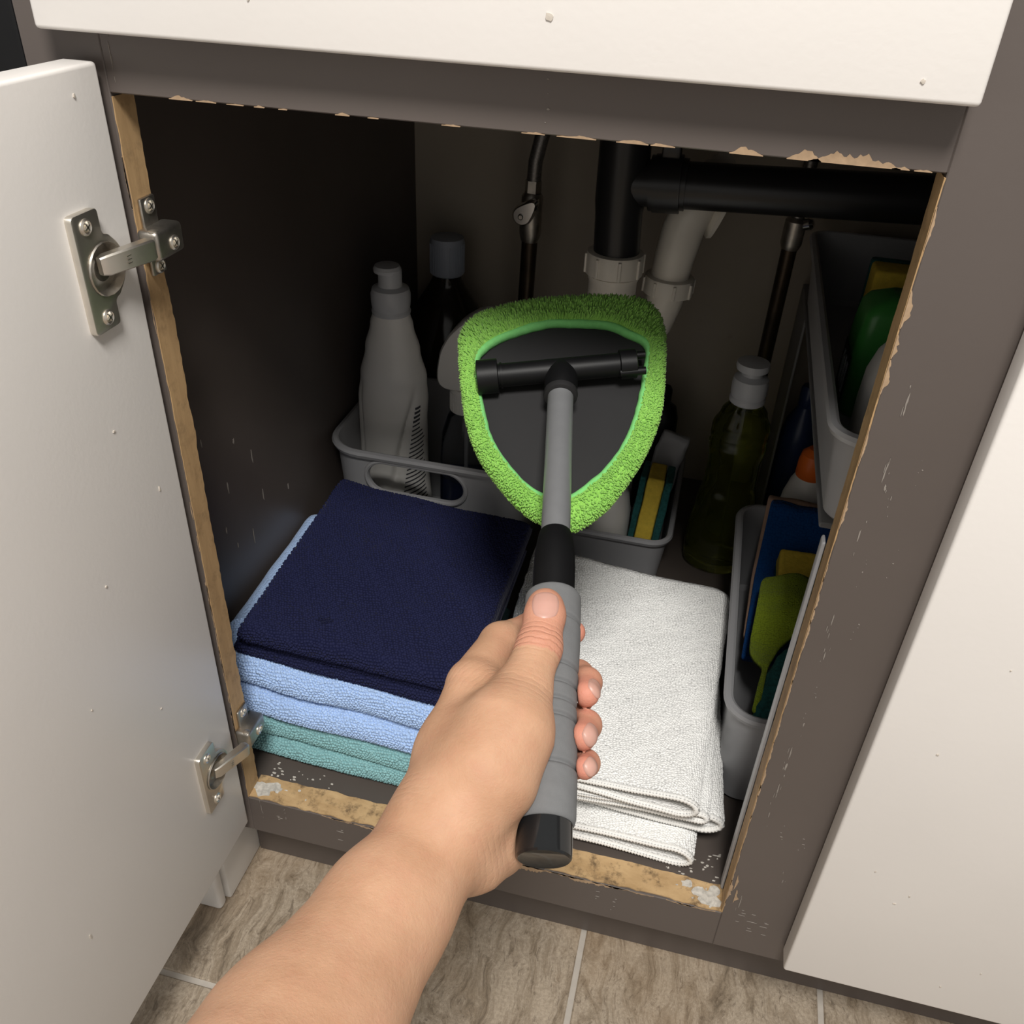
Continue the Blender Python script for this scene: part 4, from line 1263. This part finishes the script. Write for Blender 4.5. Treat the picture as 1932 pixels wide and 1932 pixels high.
sc_ = MB().lathe([(.0105, sp_ + .003), (.0114, sp_ + .007), (.0117, sp_ + .014), (.0114, sp_ + .021), (.0100, sp_ + .027), (.0070, sp_ + .0315), (.0025, sp_ + .0335)], 40, mat=MW)
sc_.build('socket', 'black_plastic', wip)
P0, PL, PR = [Vector(p) for p in PIVOT]
bd = (PR - PL).normalized()
MB().tube([PL + bd * .006, PR - bd * .006], .0084, 32).build('crossbar', 'black_plastic', wip)
c1 = MB().tube([PL - bd * .002, PL - bd * .0015, PL + bd * .0125, PL + bd * .013], [.0108, .0122, .0122, .0110], 32)
c1.tube([PL + bd * .0145, PL + bd * .016], [.0092, .0092], 24)
c1.build('end_clip', 'black_plastic', wip)
c2 = MB().tube([PR - bd * .0175, PR - bd * .017, PR - bd * .006, PR - bd * .0055], [.0095, .0104, .0104, .0095], 32)
for k in (-1, 1):
    off = ax * .0085 * k
    c2.tube([PR - bd * .017 + off, PR + bd * .001 + off], .0028, 12)
c2.build('end_clip', 'black_plastic', wip)

# head outline: both contours resampled by angle about the middle
ro = np.array(RIM_OUT); rin = np.array(RIM_IN)
cen = ro.mean(0)
u_, sv, vt = np.linalg.svd(ro - cen)
nrm = vt[2] if vt[2] @ np.array(VIEWDIR) > 0 else -vt[2]
e1 = np.array(bd) - nrm * (np.array(bd) @ nrm); e1 /= np.linalg.norm(e1); e2 = np.cross(nrm, e1)


def resample(pts, n=240):
    d = pts - cen; a = np.arctan2(d @ e2, d @ e1); o_ = np.argsort(a); a = a[o_]
    x = (d @ e1)[o_]; y = (d @ e2)[o_]
    # closed Catmull-Rom through the points
    k = len(x); P = np.stack([x, y], 1); out = []
    for i in range(k):
        p0, p1, p2, p3 = P[i - 1], P[i], P[(i + 1) % k], P[(i + 2) % k]
        for t in np.linspace(0, 1, 24, endpoint=False):
            out.append(.5 * ((2 * p1) + (-p0 + p2) * t + (2 * p0 - 5 * p1 + 4 * p2 - p3) * t * t + (-p0 + 3 * p1 - 3 * p2 + p3) * t ** 3))
    out = np.array(out); aa = np.arctan2(out[:, 1], out[:, 0]); o_ = np.argsort(aa)
    rr3 = np.hypot(out[:, 0], out[:, 1])[o_]; aa = aa[o_]
    th = np.linspace(-np.pi, np.pi, n, endpoint=False)
    r3 = np.interp(th, np.r_[aa - 2 * np.pi, aa, aa + 2 * np.pi], np.r_[rr3, rr3, rr3])
    return th, r3


NT_ = 260
th, r_out = resample(ro, NT_)
_, r_in = resample(rin, NT_)
r_out = r_out - .0028                       # room for the pile
dirs = np.cos(th)[:, None] * e1 + np.sin(th)[:, None] * e2
# backing plate
back = MB()
ring_p = cen + dirs * ((r_out * .55 + r_in * .45))[:, None]
L = [[Vector(p - nrm * z) for p in (cen + (ring_p - cen) * k)] for z, k in ((-.001, .985), (.000, 1.0), (.0045, 1.0), (.0055, .985))]
back.loops(L).build('backing_plate', 'dark_plate', wip)
# bonnet body
ms = 22; vs_ = []; TH = .0078
for i in range(NT_):
    w_ = (r_out[i] - r_in[i]) / 2; m_ = (r_out[i] + r_in[i]) / 2
    for j in range(ms):
        a = 2 * math.pi * j / ms
        ca, sa = math.cos(a), math.sin(a)
        rr3 = m_ + w_ * math.copysign(abs(ca) ** .8, ca); zz = TH * math.copysign(abs(sa) ** .9, sa)
        vs_.append(cen + dirs[i] * rr3 + nrm * (zz + .001))
fs_ = [(i * ms + j, ((i + 1) % NT_) * ms + j, ((i + 1) % NT_) * ms + (j + 1) % ms, i * ms + (j + 1) % ms) for i in range(NT_) for j in range(ms)]
bon = MB().add(vs_, fs_).build('bonnet', 'lime_pile', wip, angle=180)
# smooth binding along the inner edge
vs_ = []
for i in range(NT_):
    jit = .0005 * mnoise.noise(Vector((th[i] * 9, 0, 0)))
    wb_ = .0030 + .0008 * mnoise.noise(Vector((th[i] * 3, 4, 0)))
    for j in range(10):
        a = 2 * math.pi * j / 10
        vs_.append(cen + dirs[i] * (r_in[i] + wb_ * .7 + jit + wb_ * math.cos(a)) + nrm * (.0035 + .0042 * math.sin(a)))
fs_ = [(i * 10 + j, ((i + 1) % NT_) * 10 + j, ((i + 1) % NT_) * 10 + (j + 1) % 10, i * 10 + (j + 1) % 10) for i in range(NT_) for j in range(10)]
MB().add(vs_, fs_).build('inner_binding', 'hem_green', wip, angle=180)
# pile: short curved loops all over the outer part
NP = 21000
ii = rng.random(NP) * NT_; aj = rng.random(NP) * 2 * np.pi
i0 = ii.astype(int); f_ = ii - i0; i1 = (i0 + 1) % NT_
lerp = lambda arr: arr[i0] * (1 - f_)[:, None] + arr[i1] * f_[:, None] if arr.ndim == 2 else arr[i0] * (1 - f_) + arr[i1] * f_
D_ = lerp(dirs); D_ /= np.linalg.norm(D_, axis=1)[:, None]
wv = (lerp(r_out) - lerp(r_in)) / 2; mv = (lerp(r_out) + lerp(r_in)) / 2
ca, sa = np.cos(aj), np.sin(aj)
keep = ~((ca < -.62) & (sa > -.2))
keep &= sa > -.75
rad_ = mv + wv * np.sign(ca) * np.abs(ca) ** .8
pos = cen + D_ * rad_[:, None] + nrm * ((TH * np.sign(sa) * np.abs(sa) ** .9 + .001)[:, None])
nn_ = D_ * (ca * .6)[:, None] + nrm * (sa * 1.0)[:, None]
nn_ /= np.linalg.norm(nn_, axis=1)[:, None]
topness = np.clip((D_ @ e2) * 1.3, -.1, 1)
comb = D_ * (.45 + .75 * np.clip(topness, 0, 1))[:, None] + rng.normal(0, .22, (NP, 3))
g_dir = nn_ + comb; g_dir /= np.linalg.norm(g_dir, axis=1)[:, None]
ln = (.0019 + .0024 * np.clip(topness, 0, 1)) * rng.uniform(.75, 1.25, NP)
pos, nn_, g_dir, ln = pos[keep], nn_[keep], g_dir[keep], ln[keep]
K = len(pos)
t1_ = np.cross(g_dir, rng.normal(0, 1, (K, 3))); t1_ /= np.linalg.norm(t1_, axis=1)[:, None]; t2_ = np.cross(g_dir, t1_)
rings = []
for s0, rr4 in ((-.25, .00055), (.25, .00064), (.75, .00058)):
    for j in range(5):
        a = 2 * math.pi * j / 5
        rings.append(pos + g_dir * (ln * s0)[:, None] + (t1_ * math.cos(a) + t2_ * math.sin(a)) * rr4)
rings.append(pos + g_dir * (ln * 1.02)[:, None])
V = np.stack(rings, 1).reshape(-1, 3)
tf = []
for q_ in range(2):
    for j in range(5):
        tf.append((q_ * 5 + j, q_ * 5 + (j + 1) % 5, q_ * 5 + 5 + (j + 1) % 5))
        tf.append((q_ * 5 + j, q_ * 5 + 5 + (j + 1) % 5, q_ * 5 + 5 + j))
for j in range(5):
    tf.append((10 + j, 10 + (j + 1) % 5, 15))
F = (np.arange(K)[:, None, None] * 16 + np.array(tf)[None]).reshape(-1, 3)
me = bpy.data.meshes.new('pile')
me.vertices.add(len(V)); me.vertices.foreach_set('co', V.astype(np.float32).ravel())
me.loops.add(len(F) * 3); me.loops.foreach_set('vertex_index', F.astype(np.int32).ravel())
me.polygons.add(len(F)); me.polygons.foreach_set('loop_start', np.arange(0, len(F) * 3, 3, dtype=np.int32)); me.polygons.foreach_set('loop_total', np.full(len(F), 3, np.int32))
me.update(); me.validate()
tag(link_mesh('pile', me, 'lime_pile', wip), kind='stuff')


# ------------------------------------------------------------------ the hand and forearm: one continuous surface
def smin(a, b, k):
    h = np.clip(.5 + .5 * (b - a) / k, 0, 1)
    return b + (a - b) * h - k * h * (1 - h)


def seg_d(P, a, b):
    pa = P - a[:3]; ba = b[:3] - a[:3]
    h = np.clip(pa @ ba / (ba @ ba), 0, 1)
    return np.linalg.norm(pa - h[:, None] * ba, axis=1) - (a[3] + (b[3] - a[3]) * h)


CH = lambda c: np.array(c)
palm_c = [CH(c) for c in PALM]; thumb_c = CH(THUMB); fing_c = [CH(c) for c in FINGERS]
An, axn = np.array(A), np.array(ax)


def sdf(P):
    d = None
    for c in palm_c:
        dc = None
        for a, b in zip(c, c[1:]):
            e = seg_d(P, a, b); dc = e if dc is None else smin(dc, e, .010)
        d = dc if d is None else smin(d, dc, .013)
    dc = None
    for a, b in zip(thumb_c, thumb_c[1:]):
        e = seg_d(P, a, b); dc = e if dc is None else smin(dc, e, .004)
    d = smin(d, dc, .0065)
    df = None
    for c in fing_c:
        dc = None
        for a, b in zip(c, c[1:]):
            e = seg_d(P, a, b); dc = e if dc is None else smin(dc, e, .0035)
        df = dc if df is None else smin(df, dc, .0008)
    d = smin(d, df, .005)
    # the flesh gives way where it presses on the grip
    q = P - An; s = q @ axn
    rad = np.linalg.norm(q - s[:, None] * axn, axis=1)
    gd = np.maximum(rad - np.where(s < SVALS['foam'][0], .0133, .0146), np.maximum(-s - .003, s - SVALS['foam'][1] - .002))
    k = .0015
    x = -gd
    h = np.clip(.5 - .5 * (d - x) / k, 0, 1)
    return d + (x - d) * h + k * h * (1 - h)


def mesh_sdf(fn, lo, hi, h, BL=16):
    lo = np.array(lo); n = np.ceil((np.array(hi) - lo) / h / BL).astype(int)
    cz = np.stack(np.meshgrid(*[np.arange(k) for k in n], indexing='ij'), -1).reshape(-1, 3)
    ctr = lo + (cz * BL + (BL - 1) / 2) * h
    dc = fn(ctr)
    D = np.repeat(np.repeat(np.repeat(np.sign(dc).reshape(n), BL, 0), BL, 1), BL, 2).astype(np.float32)
    act = cz[np.abs(dc) < BL * h * .9 + .006]
    o3 = np.stack(np.meshgrid(*[np.arange(BL)] * 3, indexing='ij'), -1).reshape(-1, 3)
    for i in range(0, len(act), 24):
        bl = act[i:i + 24]
        idx = bl[:, None, :] * BL + o3[None]
        vals = fn((lo + idx * h).reshape(-1, 3)).astype(np.float32)
        fi = idx.reshape(-1, 3); D[fi[:, 0], fi[:, 1], fi[:, 2]] = vals
    Sg = D < 0
    X, Y, Z = D.shape
    corner = [(i, j, k) for i in (0, 1) for j in (0, 1) for k in (0, 1)]
    cnt = sum(Sg[i:X - 1 + i, j:Y - 1 + j, k:Z - 1 + k].astype(np.int8) for i, j, k in corner)
    cells = np.argwhere((cnt > 0) & (cnt < 8))
    ids = -np.ones((X - 1, Y - 1, Z - 1), np.int32); ids[cells[:, 0], cells[:, 1], cells[:, 2]] = np.arange(len(cells))
    acc = np.zeros((len(cells), 3)); num = np.zeros(len(cells))
    val = {c: D[cells[:, 0] + c[0], cells[:, 1] + c[1], cells[:, 2] + c[2]] for c in corner}
    for c in corner:
        for a in range(3):
            if c[a] == 0:
                c2 = list(c); c2[a] = 1; c2 = tuple(c2)
                v0, v1 = val[c], val[c2]; cr = (v0 < 0) != (v1 < 0)
                t = np.where(cr, v0 / np.where(cr, v0 - v1, 1), 0)
                p = np.array(c, float)[None].repeat(len(cells), 0); p[:, a] = t
                acc += p * cr[:, None]; num += cr
    Vv = lo + (cells + acc / num[:, None]) * h
    Fq = []
    for a in range(3):
        b, c = (a + 1) % 3, (a + 2) % 3
        sl0 = [slice(1, -1)] * 3; sl1 = [slice(1, -1)] * 3
        sl0[a] = slice(0, -1); sl1[a] = slice(1, None)
        s0 = Sg[tuple(sl0)]; s1 = Sg[tuple(sl1)]
        e = np.argwhere(s0 != s1); inside = s0[e[:, 0], e[:, 1], e[:, 2]]
        off = np.ones(3, int); off[a] = 0
        e = e + off
        def g_(db, dc_):
            q = e.copy(); q[:, b] += db; q[:, c] += dc_
            return ids[q[:, 0], q[:, 1], q[:, 2]]
        quad = np.stack([g_(-1, -1), g_(0, -1), g_(0, 0), g_(-1, 0)], 1)
        quad[~inside] = quad[~inside][:, ::-1]
        Fq.append(quad)
    Fq = np.concatenate(Fq)
    Fq = Fq[(Fq >= 0).all(1)]
    for _ in range(2):
        d = fn(Vv); eps = .0004
        G = np.stack([fn(Vv + np.eye(3)[i] * eps) - fn(Vv - np.eye(3)[i] * eps) for i in range(3)], 1) / (2 * eps)
        Vv = Vv - (d / np.maximum((G * G).sum(1), .25))[:, None] * G * .9
    return Vv, Fq, G


allp = np.concatenate(palm_c + [thumb_c] + fing_c)
lo = (allp[:, :3] - allp[:, 3:]).min(0) - .012; hi = (allp[:, :3] + allp[:, 3:]).max(0) + .012
HV, HF, HG = mesh_sdf(sdf, lo, hi, .0013)
per = empty('person', tuple(np.array(PALM[0][1][:3])), 'bare left forearm and hand gripping the grey foam wiper handle', 'person')
me = bpy.data.meshes.new('body')
me.vertices.add(len(HV)); me.vertices.foreach_set('co', HV.astype(np.float32).ravel())
me.loops.add(len(HF) * 4); me.loops.foreach_set('vertex_index', HF.astype(np.int32).ravel())
me.polygons.add(len(HF)); me.polygons.foreach_set('loop_start', np.arange(0, len(HF) * 4, 4, dtype=np.int32)); me.polygons.foreach_set('loop_total', np.full(len(HF), 4, np.int32))
me.update(); me.validate()
rosy = np.zeros(len(HV)); crease = np.zeros(len(HV)); cpos = np.zeros(len(HV))
for c in fing_c + [thumb_c]:
    tip = c[-1]
    rosy = np.maximum(rosy, np.exp(-(np.linalg.norm(HV - tip[:3], axis=1) / .016) ** 2) * (1 if c is not thumb_c else .5))
    rosy = np.maximum(rosy, .5 * np.exp(-(seg_d(HV, c[-3], c[-2]) / .012) ** 2) * (np.linalg.norm(HV - tip[:3], axis=1) < .035))
for joint, nxt, wd, am in ((thumb_c[1], thumb_c[2], .0085, 1.0), (thumb_c[0], thumb_c[1], .010, .35), (CH(PALM[6][1]), CH(PALM[6][0]), .014, .6), (CH(PALM[0][3]), CH(PALM[0][2]), .010, .3)):
    d = nxt[:3] - joint[:3]; d = d / np.linalg.norm(d)
    q = HV - joint[:3]; s = q @ d; lat = np.linalg.norm(q - s[:, None] * d, axis=1)
    msk = np.exp(-(s / wd) ** 2) * np.exp(-(np.maximum(lat - joint[3] * 1.15, 0) / .006) ** 2) * am
    up_ = msk > crease
    cpos = np.where(up_, s * 1000, cpos); crease = np.maximum(crease, msk)
for nm, arr in (('rosy', rosy), ('crease', crease), ('crease_pos', cpos)):
    at_ = me.attributes.new(nm, 'FLOAT', 'POINT'); at_.data.foreach_set('value', arr.astype(np.float32))
body = link_mesh('body', me, 'skin', per)

for c, axd, no, hw, hl in NAILS:
    c, axd, no = np.array(c), np.array(axd), np.array(no)
    no = no / np.linalg.norm(no); axd = axd - no * (axd @ no); axd /= np.linalg.norm(axd); sdv = np.cross(no, axd)
    nu, nv = 15, 17
    pts = []
    for j in range(nv):
        for i in range(nu):
            u = -1 + 2 * i / (nu - 1); w = -1 + 2 * j / (nv - 1)
            # squircle to nail outline
            x = u * math.sqrt(max(0, 1 - .42 * w * w)); y = w * math.sqrt(max(0, 1 - .42 * u * u))
            pts.append(c + sdv * x * hw + axd * y * hl + no * .012)
    pts = np.array(pts)
    for _ in range(40):
        d = sdf(pts); pts = pts - no * np.minimum(d, .004)[:, None] * .9
    eps = .0004
    G = np.stack([sdf(pts + np.eye(3)[i] * eps) - sdf(pts - np.eye(3)[i] * eps) for i in range(3)], 1); G /= np.linalg.norm(G, axis=1)[:, None] + 1e-9
    edge = np.array([max(abs(-1 + 2 * i / (nu - 1)), abs(-1 + 2 * j / (nv - 1))) for j in range(nv) for i in range(nu)])
    lift = np.where(edge > .99, -.0002, .00045)
    w_ = np.array([-1 + 2 * j / (nv - 1) for j in range(nv) for i in range(nu)])
    topv = pts + G * (lift + .0003 * np.maximum(w_, 0))[:, None]
    botv = pts - G * .0006
    n_ = nu * nv
    fs_ = []
    for j in range(nv - 1):
        for i in range(nu - 1):
            a = j * nu + i; fs_ += [(a, a + 1, a + nu + 1, a + nu)]
    MB().add(list(topv), fs_).build('fingernail', 'nail', per, angle=60)
